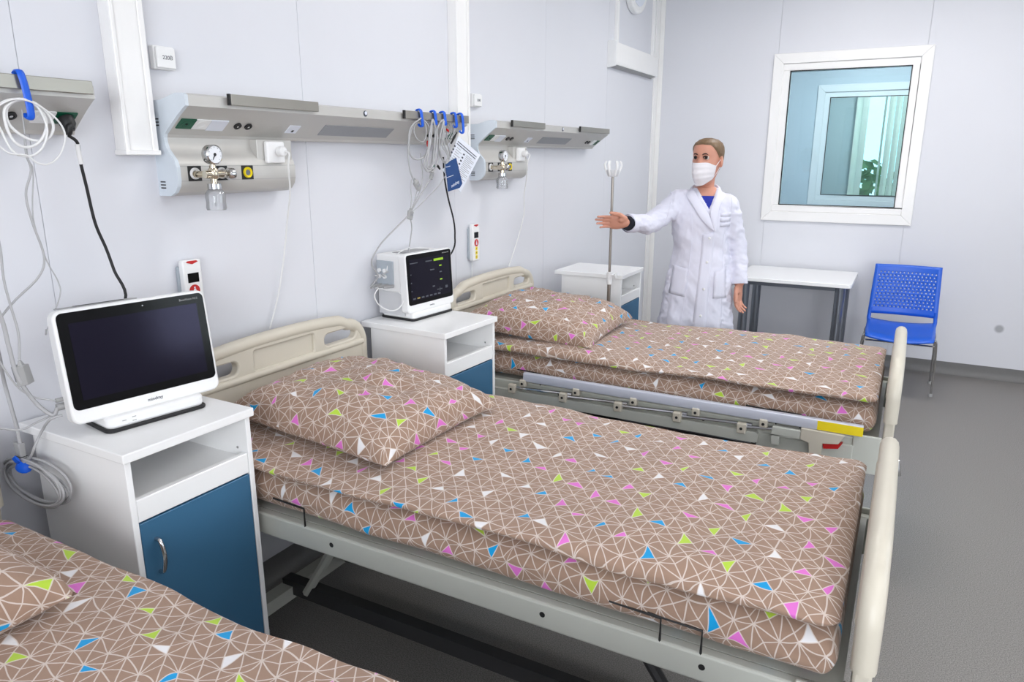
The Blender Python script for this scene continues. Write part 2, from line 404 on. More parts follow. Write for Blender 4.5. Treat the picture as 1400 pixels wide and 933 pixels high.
def window(name, X0, X1, Z0, Z1, Y, glass, wallt, casing=.125, sash=.05):
    """fixed PVC window; X0..Z1 = glass size, Y = face of the wall looking at -Y"""
    root = thing(name, '', ''); del root['label']; del root['category']; struct(root); root.location = ((X0+X1)/2, Y, Z0-casing)
    ox0, ox1, oz0, oz1 = X0-casing, X1+casing, Z0-casing, Z1+casing
    ix0, ix1, iz0, iz1 = X0-sash, X1+sash, Z0-sash, Z1+sash
    for side in (0, 1):
        ya, yb = (Y-.018, Y) if side == 0 else (Y+wallt, Y+wallt+.018)
        for q in ([(ox0, oz0), (ox1, oz0), (ix1, iz0), (ix0, iz0)], [(ox1, oz0), (ox1, oz1), (ix1, iz1), (ix1, iz0)],
                  [(ox1, oz1), (ox0, oz1), (ix0, iz1), (ix1, iz1)], [(ox0, oz1), (ox0, oz0), (ix0, iz0), (ix0, iz1)]):
            MB().prism(q, ya, yb, lambda a, b, h: (a, h, b)).build('casing', 'white_pvc', root, True, 0, .003, 1)
    fr = [(ix0, iz0, ix1, Z0), (ix0, Z1, ix1, iz1), (ix0, Z0, X0, Z1), (X1, Z0, ix1, Z1)]
    m = MB()
    for a, b, c, d in fr: m.box(a-.0 , c, Y-.006, Y+wallt+.006, b, d)
    sashf = m.build('sash', 'white_pvc', root, True, 0, .004, 1)
    g = .007; m = MB()
    for a, b, c, d in ((X0, Z0, X1, Z0+g), (X0, Z1-g, X1, Z1), (X0, Z0+g, X0+g, Z1-g), (X1-g, Z0+g, X1, Z1-g)): m.box(a, c, Y+.004, Y+.02, b, d)
    m.build('gasket', 'black_rubber', root, True, 0)
    MB().box(X0+.001, X1-.001, Y+.008, Y+.014, Z0+.001, Z1-.001).build('pane', glass, root, True, 0)
    return root
window('window_1', 1.063, 1.900, 1.230, 2.252, Y1, 'blue_glass', .11)
window('window_2', 1.113, 1.950, 1.203, 2.222, 8.7, 'clear_glass', .10)
# window behind the photographer
w4 = thing('window_4', '', ''); del w4['label']; del w4['category']; struct(w4); w4.location = (3.15, Y0, .95)
m = MB()
for a, b, c, d in ((1.80, .95, 4.50, 1.02), (1.80, 2.48, 4.50, 2.55), (1.80, 1.02, 1.87, 2.48), (4.43, 1.02, 4.50, 2.48), (3.12, 1.02, 3.18, 2.48)): m.box(a, c, Y0-.09, Y0-.03, b, d)
m.build('sash', 'white_pvc', w4, True, 0)
MB().box(1.87, 4.43, Y0-.065, Y0-.055, 1.02, 2.48).build('pane', 'clear_glass', w4, True, 0)
# room behind the viewing window
wall_mat('wall_next', srgb(205, 214, 220))
struct(MB().box(-.62, RX, Y1+.13, 11.3, -.1, 0).build('floor_next_room', 'linoleum', smooth=0))
struct(MB().box(-.62, RX, Y1+.11, 11.3, RZ, RZ+.1).build('ceiling_next_room', 'ceiling_white', smooth=0))
struct(MB().box(-.62, -.5, Y1+.11, 11.3, 0, RZ).build('wall_next_left', 'wall_next', smooth=0))
struct(MB().box(RX, RX+.12, Y1+.11, 11.3, 0, RZ).build('wall_next_right', 'wall_next', smooth=0))
m = MB()
for x0, x1, z0, z1 in ((-.5, 1.035, 0, RZ), (2.028, RX, 0, RZ), (1.035, 2.028, 0, 1.125), (1.035, 2.028, 2.30, RZ)): m.box(x0, x1, 8.7, 8.8, z0, z1)
struct(m.build('wall_next_far', 'wall_next', smooth=0))
m = MB(); YO = 11.2
for x0, x1, z0, z1 in ((-.5, 1.20, 0, RZ), (2.84, RX, 0, RZ), (1.20, 2.84, 0, .85), (1.20, 2.84, 2.5, RZ)): m.box(x0, x1, YO, YO+.12, z0, z1)
struct(m.build('wall_outer', 'wall_next', smooth=0))
w3 = thing('window_3', '', ''); del w3['label']; del w3['category']; struct(w3); w3.location = (2.2, YO, .85)
m = MB()
for a, b, c, d in ((1.20, .85, 2.84, .92), (1.20, 2.43, 2.84, 2.5), (1.20, .92, 1.27, 2.43), (2.77, .92, 2.84, 2.43), (1.98, .92, 2.06, 2.43)): m.box(a, c, YO+.03, YO+.09, b, d)
m.build('sash', 'white_pvc', w3, True, 0)
MB().box(1.27, 2.77, YO+.055, YO+.062, .92, 2.43).build('pane', 'clear_glass', w3, True, 0)
vb = thing('vertical_blind', 'pale green vertical slat blind hanging in the window beyond the glass', 'blind', (2.2, YO-.08, .8))
MB().box(1.14, 2.9, YO-.11, YO-.05, 2.5, 2.54).build('headrail', 'white_pvc', vb, True, 0)
k = 0
x = 1.24
while x < 2.82:
    ang = math.radians(36 if x > 1.6 or x < 1.34 else 76)
    if k not in (2, 3):
        c, s_ = math.cos(ang)*.044, math.sin(ang)*.044
        m = MB(); q = [V((x-c, YO-.08-s_, 0)), V((x, YO-.08+.006, 0)), V((x+c, YO-.08+s_, 0))]
        P = [[(p.x, p.y, .83), (p.x, p.y, 2.5)] for p in q]
        o = m.grid(P).build('slat', 'blind_cloth', vb, True, 0); sm = o.modifiers.new('thick', 'SOLIDIFY'); sm.thickness = .002
    x += .078; k += 1
# shrubs outside
def shrub(x, y, ztop, r, seed, label):
    rnd = random.Random(seed); t = thing('shrub', label, 'shrub', (x, y, -1.2), 0, 'shrubs outside the far window')
    MB().tube([(0, 0, 0), (.03, 0, .5), (0, 0, ztop+1.2-r)], [.07, .05, .03], 8).build('trunk', 'bark', t)
    m = MB()
    for i in range(420):
        a, b = rnd.uniform(0, 2*PI), math.acos(rnd.uniform(-1, 1)); q = r*rnd.uniform(.55, 1)
        c = V((q*math.sin(b)*math.cos(a), q*math.sin(b)*math.sin(a), ztop+1.2-r+1.1*q*math.cos(b)))
        d = V((rnd.uniform(-1, 1), rnd.uniform(-1, 1), rnd.uniform(-1, 1))).normalized()*.13; e = d.orthogonal().normalized()*.08
        m.add([c-d, c+e, c+d, c-e], [(0, 1, 2, 3)])
    f = m.build('foliage', 'leaf', t, smooth=0, normals=False); f['kind'] = 'stuff'
shrub(1.05, 15.2, 1.5, 1.0, 1, 'round leafy shrub outside the blind, the tallest of its row')
shrub(3.3, 15.6, 1.4, .9, 2, 'lower leafy shrub outside the blind')
struct(MB().box(-20, 20, YO+.2, 60, -1.3, -1.2).build('ground_outside', 'leaf', smooth=0))
# skirting: the linoleum turned up the wall in a cove
def cove(name, P0, P1, n, h=.094, d=.035):
    prof = [(0, h), (.003, h), (.003, .05)]+[(.003+d*(1-math.cos(t))*1.0, .05*(1-math.sin(t))) for t in [math.radians(a) for a in (15, 30, 45, 60, 75, 90)]]+[(0, 0)]
    P0, P1, n = V(P0), V(P1), V(n); m = MB()
    m.grid([[P+n*a+V((0, 0, b)) for a, b in prof] for P in (P0, P1)], closev=True)
    k = len(prof); m.f += [tuple(range(k)), tuple(range(2*k-1, k-1, -1))]
    return struct(m.build(name, 'grey_cove'))
cove('baseboard_far', (.04, Y1, 0), (RX-.04, Y1, 0), (0, -1, 0))
cove('baseboard_left', (0, Y0, 0), (0, Y1-.04, 0), (1, 0, 0))
struct(MB().box(0, .014, Y1-.10, Y1-.0005, .095, RZ).box(.014, .05, Y1-.014, Y1-.0005, .095, RZ).build('trim_1', 'white_pvc', smooth=0, bevel=.003))
# ceiling lamps; the last two are added fill to brighten the rooms beyond the glass
for i, (x, y) in enumerate(LIGHT_PANELS+[(1.6, 7.5), (1.6, 10.0)]):
    t = thing('ceiling_light', ('square ceiling light above the bed with the metal side rail', 'square ceiling light in front of the small white table', 'square ceiling light above the floor beyond the foot boards', 'square ceiling light above the bare-topped cabinet near the corner', 'square fill light added to brighten the room behind the viewing window', 'square fill light added to brighten the space before the vertical blind')[i], 'ceiling light', (x, y, RZ), 0, 'ceiling light panels')
    m = MB()
    for a, b, c, d in ((-.31, -.31, .31, -.28), (-.31, .28, .31, .31), (-.31, -.28, -.28, .28), (.28, -.28, .31, .28)): m.box(a, c, b, d, -.02, 0)
    m.build('frame', 'white_plastic', t, smooth=0)
    MB().box(-.28, .28, -.28, .28, -.012, -.004).build('diffuser', 'panel_light' if i < 4 else 'fill_panel_next', t, smooth=0)
# ================================================================== hospital beds
BX = 1.05
def arch(y, top, drop, hw): return top-drop*abs(y/hw)**2.5
def board_outline(top, bot, hw, drop=.03, r=.085, n=16):
    """closed (y,z) outline with an arched top and rounded shoulders, ccw"""
    pts = [(-hw+.03, bot), (hw-.03, bot)]
    pts += [(hw-.01, bot+.1), (hw, bot+(top-bot)*.6)]
    zr = arch(hw, top, drop, hw)
    for i in range(7):
        t = PI/2*i/6; pts.append((hw-r+r*math.cos(t), zr-r+r*math.sin(t)*1.0))
    for i in range(1, n):
        y = (hw-r)*(1-2*i/n); pts.append((y, arch(y, top, drop, hw)+0.0))
    for i in range(7):
        t = PI/2+PI/2*i/6; pts.append((-hw+r+r*math.cos(t), zr-r+r*math.sin(t)))
    pts += [(-hw, bot+(top-bot)*.6), (-hw+.01, bot+.1)]
    return pts
def slot(y0, y1, zlo, top, drop, hw, gap, r=.022, n=5):
    """hand hole under the arched rail"""
    z1 = min(arch(y0, top, drop, hw), arch(y1, top, drop, hw))-gap
    return rrect(y0, y1, zlo, z1, r, n)
def board(root, name, xa, xb, top, bot, face):
    hw = .442; drop = .035
    holes = [slot(.205, .385, top-.105, top, drop, hw, .034), slot(-.385, -.205, top-.105, top, drop, hw, .034), rrect(-.135, .15, top-.112, top-.042, .008, 2)]
    fn = lambda a, b, h: (h-BX, a, b)
    me = outline_fill(board_outline(top, bot, hw, drop), holes, xa, xb, fn)
    o = finish(name, me, 'bed_plastic', root, 35, .006, 2)
    # thick rolled rail that runs round the top
    ol = board_outline(top-.012, bot, hw-.012, drop)[3:-1]
    xm = (xa+xb)/2
    MB().tube(smooth_path([(xm-BX, a, b) for a, b in ol], 2), .0235, 12).build('top_rail', 'bed_plastic', o)
    MB().box(xm-.006-BX, xm+.006-BX, -.14, .155, top-.118, top-.038).build('inset_panel', 'bed_plastic', o, smooth=0)
    MB().tube([(xm-BX+face*.012, y, top-.128) for y in (-.42, -.2, .2, .42)], .014, 10).build('ridge', 'bed_plastic', o)
    return o
def make_bed(label, yc, rail):
    root = thing('hospital_bed', label, 'bed', (BX, yc, 0), 0)
    board(root, 'headboard', .083, .117, 1.002, .40, 1)
    board(root, 'footboard', 2.024, 2.058, .872, .34, -1)
    for s in (-1, 1):
        bm_ = MB().box(.12-BX, 2.02-BX, s*.400 if s > 0 else -.432, .432 if s > 0 else -.400, .505, .574).build('side_beam', 'bed_paint', root, smooth=0, bevel=.006)
        for x in (.70, 1.36, 1.74):
            MB().lathe([(.0001, 0), (.0075, 0), (.0075, .0015), (.0001, .0015)], (x-BX, s*.4322, .543), 12, 'y').build('bolt_hole', 'black_rubber', bm_)
    for x in (.14, .72, 1.40, 1.97):
        MB().box(x-.02-BX, x+.02-BX, -.40, .40, .505, .552).build('cross_beam', 'bed_paint', root, smooth=0)
    MB().box(.13-BX, 2.01-BX, -.40, .40, .552, .573).build('mattress_platform', 'bed_paint', root, smooth=0)
    # lower chassis
    for s in (-1, 1):
        MB().box(.30-BX, 1.80-BX, s*.24-.02, s*.24+.02, .17, .22).build('chassis_beam', 'chassis_dark', root, smooth=0)
        for x0, x1 in ((.40, .62), (1.70, 1.46)):
            MB().tube([(x0-BX, s*.25, .19), (x1-BX, s*.25, .53)], .016, 8).build('lift_arm', 'bed_paint' if x0 < 1 else 'chassis_dark', root)
    for x in (.32, 1.78):
        MB().box(x-.025-BX, x+.025-BX, -.42, .42, .155, .20).build('chassis_cross', 'bed_paint', root, smooth=0)
        for s in (-1, 1):
            c = MB().cyl((x-BX, s*.40, .105), (x-BX, s*.40, .156), .014, 10).box(x-.03-BX, x+.03-BX, s*.40-.026, s*.40-.021, .045, .11).box(x-.03-BX, x+.03-BX, s*.40+.021, s*.40+.026, .045, .11)
            c = c.box(x-.03-BX, x+.03-BX, s*.40-.026, s*.40+.026, .104, .112).build('caster', 'grey_plastic', root, smooth=30)
            MB().lathe([(.012, -.017), (.045, -.017), (.06, -.012), (.06, .012), (.045, .017), (.012, .017)], (x-BX, s*.40, .0605), 20, 'y').build('wheel', 'black_rubber', c)
    MB().tube([(.36-BX, 0, .19), (.9-BX, 0, .36), (1.3-BX, 0, .53)], [.03, .035, .02], 10).build('actuator', 'black_plastic', root)
    MB().tube([(1.7-BX, -.15, .44), (2.02-BX, -.15, .40), (2.09-BX, -.15, .40), (2.10-BX, -.15, .34)], .009, 8).build('crank', 'chrome', root)
    for s in (-1, 1):   # end brackets under the foot board
        MB().box(1.925-BX, 2.022-BX, s*.436-.006, s*.436+.006, .44, .590).build('end_bracket', 'bed_paint', root, smooth=0, bevel=.004)
    if rail:
        y = -.462
        sr = MB().tube([(.535-BX, y, .607), (1.957-BX, y, .607)], .0135, 4, ry=.023, up=(0, .7, .7)).build('side_rail', 'aluminium', root, smooth=30)
        sr.data.clear_geometry()
        mb = MB().prism(rrect(-.014, .014, .592, .636, .008, 3), .535-BX, 1.957-BX, lambda a, b, h: (h, y+a, b)); me = mb.mesh('side_rail')
        bm = bmesh.new(); bm.from_mesh(me); bmesh.ops.recalc_face_normals(bm, faces=bm.faces); bm.to_mesh(sr.data); bm.free()
        sr.data.polygons.foreach_set('use_smooth', [True]*len(sr.data.polygons)); sr.data.set_sharp_from_angle(angle=math.radians(30))
        MB().box(1.80-BX, 1.958-BX, y-.0152, y-.0142, .596, .632).build('warning_sticker', 'yellow_label', sr, smooth=0)
        MB().prism(rrect(.36, 1.588, .497, .540, .012, 3), y-.012, y+.012, lambda a, b, h: (a-BX, h, b)).build('lower_bar', 'bed_paint', sr, smooth=30)
        MB().box(.36-BX, 1.9-BX, y+.012, y+.03, .50, .53).build('mounting_strip', 'bed_paint', sr, smooth=0)
        for i in range(5):
            xl = .475+i*.262; xu = xl+.058+i*.006
            MB().box(xl-.018-BX, xl+.018-BX, y-.022, y+.004, .528, .572).build('hinge_block', 'bed_plastic', sr, smooth=0, bevel=.005)
            MB().box(xu-.016-BX, xu+.016-BX, y-.020, y+.006, .568, .602).build('hinge_block', 'bed_plastic', sr, smooth=0, bevel=.005)
            for xx, zz in ((xl, .55), (xu, .584)):
                MB().lathe([(.0001, 0), (.006, 0), (.006, .0015), (.0001, .0015)], (xx-BX, y-.0245, zz), 10, 'y').build('pivot_pin', 'black_rubber', sr)
            MB().tube([(xl-BX, y-.004, .553), (min(xl+.30, 1.66)-BX, y+.002, .566)], .007, 8).build('link_rod', 'chrome', sr)
        MB().box(1.64-BX, 1.745-BX, y-.02, y+.01, .545, .582).box(1.64-BX, 1.67-BX, y-.02, y+.01, .505, .545).build('rod_holder', 'bed_paint', sr, smooth=0, bevel=.004)
        MB().prism([(1.745, .594), (1.745, .548), (1.775, .538), (1.785, .470), (1.822, .470), (1.825, .545), (1.88, .553), (1.90, .592)][::-1], y-.022, y+.012, lambda a, b, h: (a-BX, h, b)).build('latch', 'bed_plastic', sr, smooth=0, bevel=.003)
        MB().prism([(1.824, .546), (1.829, .522), (1.880, .531), (1.894, .556), (1.88, .553)][::-1], y-.010, y+.010, lambda a, b, h: (a-BX, h, b)).build('release_lever', 'red_plastic', sr, smooth=0)
        MB().box(1.58-BX, 1.93-BX, y+.014, y+.03, .455, .545).build('latch_plate', 'bed_paint', sr, smooth=0, bevel=.004)
    for x in (.60, 1.645, 1.735):   # thin wire stops that hold the mattress
        MB().tube([(x-BX, -.428, .57), (x-BX, -.428, .628), (x-.12-BX, -.428, .632)], .003, 6).build('mattress_stop', 'black_plastic', root)
    return root
BED = {1: .385, 2: 1.786, 3: 3.295}
bed2 = make_bed('beige hospital bed standing between the two cabinets with monitors', BED[2], False)
bed3 = make_bed('beige hospital bed with a folded-down metal side rail and yellow sticker', BED[3], True)
bed1 = make_bed('beige hospital bed beside the coiled cable and the wide dark monitor', BED[1], False)
def fbm(x, y, z, o=3): return noise.fractal(V((x, y, z)), 1.0, 2.0, o)
def soft_slab(x0, x1, hw, z0, z1, p, crown, er, seed, top_amp, side_amp, nx=130, nr=104, dip=None):
    zc = (z0+z1)/2; hz = (z1-z0)/2; m = MB(); m.uv = []
    xs = [];
    ne = 8
    for i in range(ne): xs.append(x0+er*(1-math.cos(PI/2*i/ne)))
    xs += [x0+er+(x1-x0-2*er)*i/nx for i in range(nx+1)]
    for i in range(ne-1, -1, -1): xs.append(x1-er*(1-math.cos(PI/2*i/ne)))
    P = []; A = []
    for x in xs:
        e = min(x-x0, x1-x)
        f = math.sqrt(max(0, 1-((er-e)/er)**2)) if e < er else 1.0
        f = max(f, .12); inset = er*(1-f)*.9
        row = []; arc = []; last = None; acc = 0
        for j in range(nr+1):
            t = PI/2+PI+2*PI*j/nr   # start at the bottom centre
            c, s = math.cos(t), math.sin(t)
            y = (hw-inset)*math.copysign(abs(c)**(2/p), c); z = zc+hz*f*math.copysign(abs(s)**(2/2.4), s)
            yy = y/hw
            if s > 0: z -= crown*abs(yy)**3*s
            q0 = V((x, y, z))
            if last is not None: acc += (q0-last).length
            last = q0; arc.append(acc)
            up = max(0, s)
            n1 = (.35-abs(fbm(x*2.6+seed+y*1.5, y*2.2-x*.8, seed+4)))*top_amp*.9 + fbm(x*3.1+seed, y*3.1, seed)*top_amp + fbm(x*9+seed, y*9, seed+5)*top_amp*.35
            sd = fbm(x*1.8+seed, z*11+y, seed*2.0)*side_amp + fbm(x*6, z*16, seed+9)*side_amp*.3
            side = abs(yy)**6
            d = dip(x, y) if dip else 0
            hem = fbm(x*1.7+seed, math.copysign(3, y), seed+2)*.018*side*(z1-z0 < .1)*(1-up)
            row.append(V((x, y+math.copysign(sd*side, y), z+(n1+d)*up**.5+hem)))
        mid = arc[nr//2]
        P.append(row); A.append([a-mid for a in arc])
    m.grid(P)
    for i in range(len(P)-1):
        for j in range(nr):
            m.uv.append([(xs[i]+seed, A[i][j]), (xs[i]+seed, A[i][j+1]), (xs[i+1]+seed, A[i+1][j+1]), (xs[i+1]+seed, A[i+1][j])])
    k = len(P); n = nr+1
    m.f.append(tuple(range(n-1))); m.uv.append([(0, 0)]*(n-1))
    m.f.append(tuple((k-1)*n+j for j in range(n-2, -1, -1))); m.uv.append([(0, 0)]*(n-1))
    return m
def pillow(L, W, H, seed, n=46):
    m = MB(); m.uv = []; rows = {}
    for sgn in (1, -1):
        P = []
        for i in range(n+1):
            a = -1+2*i/n; row = []
            for j in range(n+1):
                b = -1+2*j/n
                x = L/2*a*(1-.055*(1-b*b)*a*a); y = W/2*b*(1-.055*(1-a*a)*b*b)
                t = max(0, (1-a**2)*(1-b**2))**.31
                # pinched seams near the border
                edge = 1-max(abs(a), abs(b))
                wr = fbm(a*2.6+seed, b*2.6, seed)*.10+fbm(a*6+seed, b*6, seed+3)*.05
                cr = abs(a*b)**3*fbm(a*9, b*9, seed+7)*.25
                z = H/2*t*(1+wr*1.2)+H*.10*(wr+cr)*min(1, edge*6)
                z = z if sgn > 0 else -z*.30
                row.append(V((x, y, z)))
            P.append(row)
        rows[sgn] = P
        if sgn > 0:
            m.grid(P)
            # print laid by the length of the cloth, so it is not stretched over the sides
            U = [[0]*(n+1) for _ in range(n+1)]; Vv = [[0]*(n+1) for _ in range(n+1)]; h = n//2
            for j in range(n+1):
                for i in range(h+1, n+1): U[i][j] = U[i-1][j]+(P[i][j]-P[i-1][j]).length
                for i in range(h-1, -1, -1): U[i][j] = U[i+1][j]-(P[i][j]-P[i+1][j]).length
            for i in range(n+1):
                for j in range(h+1, n+1): Vv[i][j] = Vv[i][j-1]+(P[i][j]-P[i][j-1]).length
                for j in range(h-1, -1, -1): Vv[i][j] = Vv[i][j+1]-(P[i][j]-P[i][j+1]).length
            for i in range(n):
                for j in range(n): m.uv.append([(U[a_][b_]+seed, Vv[a_][b_]) for a_, b_ in ((i, j), (i, j+1), (i+1, j+1), (i+1, j))])
        else:
            m.grid([r[::-1] for r in P])
            for i in range(n):
                for j in range(n):
                    q = [r[::-1] for r in P]; m.uv.append([(q[i][j].x+seed+1, q[i][j].y), (q[i][j+1].x+seed+1, q[i][j+1].y), (q[i+1][j+1].x+seed+1, q[i+1][j+1].y), (q[i+1][j].x+seed+1, q[i+1][j].y)])
    return m
WHERE = {1: 'on the bed beside the wide dark monitor', 2: 'on the bed between the two monitors', 3: 'on the bed with the metal side rail'}
PIL = {1: ((.350, .395, .786), (1, -2.5, 1), .56), 2: ((.495, 1.762, .786), (1, -2.5, -3), .57), 3: ((.460, 3.250, .791), (1, -4, 3), .66)}
for k in (1, 2, 3):
    yc = BED[k]
    mt = soft_slab(.135, 1.995, .424, .576, .704, 9, 0, .03, k*1.3, .002, .016, nx=90, nr=72).build('mattress', 'bedding', smooth=60)
    mt.location = (0, yc, 0); tag(mt, 'mattress in a brown triangle-print cover '+WHERE[k], 'mattress', 'mattresses in triangle print')
    dip = (lambda x, y: .012*math.sin(x*4.2+y*3)) if k != 2 else (lambda x, y: .010*math.sin(x*3.6-y*4+1))
    dv = soft_slab(.132, 1.992, .432, .702, .748, 12, .012, .04, k*2.7+.4, .010, .016, dip=dip).build('duvet', 'bedding', smooth=60)
    dv.location = (0, yc, 0); tag(dv, 'quilt printed with cream triangles lying flat '+WHERE[k], 'quilt', 'triangle-print quilts')
    (px, py, pz), (rx, ry, rz), pw = PIL[k]
    pl = pillow(.68, pw, .25, k*3.1).build('pillow', 'bedding', smooth=70)
    pl.location = (px, py, pz); pl.rotation_euler = (math.radians(rx), math.radians(-ry), math.radians(rz))
    tag(pl, 'plump square pillow in brown triangle print '+WHERE[k], 'pillow', 'triangle-print pillows')
# ================================================================== bedside cabinets
NW, ND, NH = .388, .445, .920
def make_cabinet(label, x, y, t):
    """x,y = front corner nearest the photographer, t = turn"""
    ex, ey = V((math.cos(t), math.sin(t), 0)), V((-math.sin(t), math.cos(t), 0))
    c = V((x, y, 0))-ex*(ND/2)+ey*(NW/2)
    r = thing('bedside_cabinet', label, 'cabinet', c, t)
    a, b = ND/2, NW/2
    MB().box(-a, a, -b, b, NH-.024, NH).build('top', 'white_lacquer', r, smooth=0, bevel=.0025)
    for s in (-1, 1):
        MB().box(-a+.045, a-.010, s*(b-.024) if s > 0 else -b+.008, b-.008 if s > 0 else -b+.024, .07, NH-.024).build('side_panel', 'white_lacquer', r, smooth=0, bevel=.0015, seg=1)
    MB().box(-a+.045, -a+.055, -b+.024, b-.024, .09, NH-.024).build('back_panel', 'white_lacquer', r, smooth=0)
    MB().box(-a+.055, a-.030, -b+.024, b-.024, .762, .775).build('shelf', 'white_lacquer', r, smooth=0)
    MB().box(a-.030, a-.012, -b+.025, b-.025, .731, .790).build('drawer_front', 'white_lacquer', r, smooth=0, bevel=.0015, seg=1)
    MB().box(-a+.055, a-.014, -b+.024, b-.024, .08, .096).build('bottom', 'white_lacquer', r, smooth=0)
    d = MB().box(a-.028, a-.011, -b+.026, b-.026, .098, .7265).build('door', 'blue_door', r, smooth=0, bevel=.0015, seg=1)
    hy = -b+.062; x0 = a-.011
    MB().tube(smooth_path([(x0, hy, .672), (x0+.016, hy, .668), (x0+.026, hy, .640), (x0+.026, hy, .615), (x0+.016, hy, .585), (x0, hy, .580)], 5), [.0055]*26, 10).build('handle', 'chrome', d)
    MB().lathe([(.0001, 0), (.004, 0), (.004, .002), (.0001, .002)], (a-.05, b-.0265, .80), 8, 'y').build('shelf_pin', 'chrome', r)
    for sx in (-1, 1):
        for sy in (-1, 1):
            px, py = sx*(a-.06), sy*(b-.045)
            k = MB().cyl((px, py, .05), (px, py, .081), .010, 10).box(px-.014, px+.014, py-.016, py-.012, .02, .056).box(px-.014, px+.014, py+.012, py+.016, .02, .056).box(px-.014, px+.014, py-.016, py+.016, .05, .056).build('caster', 'grey_plastic', r, smooth=30)
            MB().lathe([(.006, -.010), (.024, -.010), (.026, -.006), (.026, .006), (.024, .010), (.006, .010)], (px, py, .0262), 16, 'y').build('wheel', 'black_rubber', k)
    return r
make_cabinet('white cabinet with blue door carrying the wide dark monitor', .464, .939, -.0106)
make_cabinet('white bedside cabinet with blue door carrying the small lit monitor', .454, 2.307, -.046)
make_cabinet('white bedside cabinet with bare top behind the drip stand', .561, 4.030, .0055)
# ================================================================== patient monitors
def rr_prism(m, y0, y1, z0, z1, r, x0, x1, n=5):
    return m.prism(rrect(y0, y1, z0, z1, r, n), x0, x1, lambda a, b, h: (h, a, b))
emis('lit_green', srgb(140, 180, 30), .45); emis('lit_grey', srgb(70, 74, 82), .12); emis('lit_yellow', srgb(150, 130, 60), .15)
def tilt(deg, piv): return Matrix.Translation(V(piv)) @ Matrix.Rotation(math.radians(deg), 4, 'Y') @ Matrix.Translation(-V(piv))
# wide monitor, dark screen
m1 = thing('patient_monitor', 'wide patient monitor with a dark blank screen on white cabinet', 'monitor', (.262, 1.142, NH), math.radians(-9))
W, H, Z = .39, .285, .036
T = tilt(-7, (.04, 0, Z))
def tilted(mb): mb.v = [tuple(T @ V(p)) for p in mb.v]; return mb
h = tilted(rr_prism(MB(), -W/2, W/2, Z, Z+H, .022, .012, .048)).build('housing', 'white_plastic', m1, smooth=35, bevel=.005)
tilted(rr_prism(MB(), -W/2+.02, W/2-.02, Z+.02, Z+H-.012, .03, -.06, .014)).build('back_shell', 'white_plastic', m1, smooth=35, bevel=.012)
bz = tilted(rr_prism(MB(), -W/2+.008, W/2-.008, Z+.036, Z+H-.007, .014, .0465, .0492)).build('bezel', 'bezel_black', m1, smooth=35)
tilted(MB().box(.0490, .0497, -W/2+.032, W/2-.030, Z+.058, Z+H-.034)).build('screen', 'screen_black', bz, smooth=0)
tilted(MB().box(-.03, .004, -.16, .03, Z+H-.001, Z+H+.0015)).build('carry_slot', 'grey_plastic', m1, smooth=0)
tilted(MB().box(-.02, -.004, -.12, .0, Z+H+.0006, Z+H+.0026)).build('vent', 'black_plastic', m1, smooth=0)
MB().prism(rrect(-.075, .068, -.125, .135, .02, 4), .008, .040, lambda a, b, h_: (a-.0*h_, b, h_)).build('stand', 'white_plastic', m1, smooth=35, bevel=.008)
MB().prism(rrect(-.08, .072, -.13, .14, .02, 4), 0, .010, lambda a, b, h_: (a, b, h_)).build('stand_foot', 'black_rubber', m1, smooth=35, bevel=.003)
def local_text(s, size, loc, name, material, parent, T_=None):
    Mt = face_px(loc)
    if T_: Mt = T_ @ Mt
    return text_mesh(s, size, .0003, Mt, name, material, parent, world=False)
local_text('mindray', .0125, (.0486, .01, Z+.019), 'maker_lettering', 'ink', m1, T)
local_text('BeneVision N15', .008, (.0496, W/2-.05, Z+H-.020), 'model_lettering', 'grey_plastic', m1, T)
tilted(MB().lathe([(.0001, 0), (.002, 0), (.002, .0004), (.0001, .0004)], (.0493, .02, Z+H-.018), 8, 'x')).build('sensor_dot', 'grey_plastic', m1)
for yy, zz in ((-.085, .026), (-.06, .030), (-.06, .020)): MB().box(.0676, .0686, yy-.005, yy+.005, zz-.001, zz+.001).build('key_mark', 'grey_plastic', m1, smooth=0)
# side connectors on the wide monitor
for zz, rr in ((.062, .006), (.045, .009)):
    MB().cyl((.0, -W/2-.014, Z+zz), (.0, -W/2+.03, Z+zz), rr, 12).build('lead_plug', 'grey_plastic', m1)
# small monitor, lit
m2 = thing('patient_monitor', 'small patient monitor with lit readout and side modules on white cabinet', 'monitor', (.16, 2.565, NH), math.radians(-4))
W2, H2, Z2 = .315, .252, .035
T = tilt(-3, (.05, 0, Z2))
tilted(rr_prism(MB(), -W2/2, W2/2, Z2, Z2+H2, .016, .020, .058)).build('housing', 'white_plastic', m2, smooth=35, bevel=.004)
bz = tilted(rr_prism(MB(), -W2/2+.006, W2/2-.006, Z2+.033, Z2+H2-.006, .012, .0565, .0592)).build('bezel', 'bezel_black', m2, smooth=35)
sc2 = tilted(MB().box(.0590, .0597, -W2/2+.022, W2/2-.022, Z2+.05, Z2+H2-.026)).build('screen', 'screen_black', bz, smooth=0)
def dash(y, z, w, h, mt): tilted(MB().box(.0597, .0602, y, y+w, Z2+z, Z2+z+h)).build('readout', mt, sc2, smooth=0)
dash(.028, .204, .066, .010, 'lit_green'); dash(-.028, .206, .045, .005, 'lit_grey'); dash(-.13, .208, .05, .004, 'lit_grey')
for z_, mt in ((.178, 'lit_green'), (.150, 'lit_grey'), (.117, 'lit_green')): dash(.064, z_, .016, .005, mt)
dash(.0, .166, .028, .005, 'lit_grey'); dash(.04, .075, .036, .004, 'lit_grey'); dash(.058, .068, .003, .018, 'lit_grey'); dash(.098, .076, .018, .012, 'lit_grey'); dash(.01, .092, .016, .006, 'lit_grey')
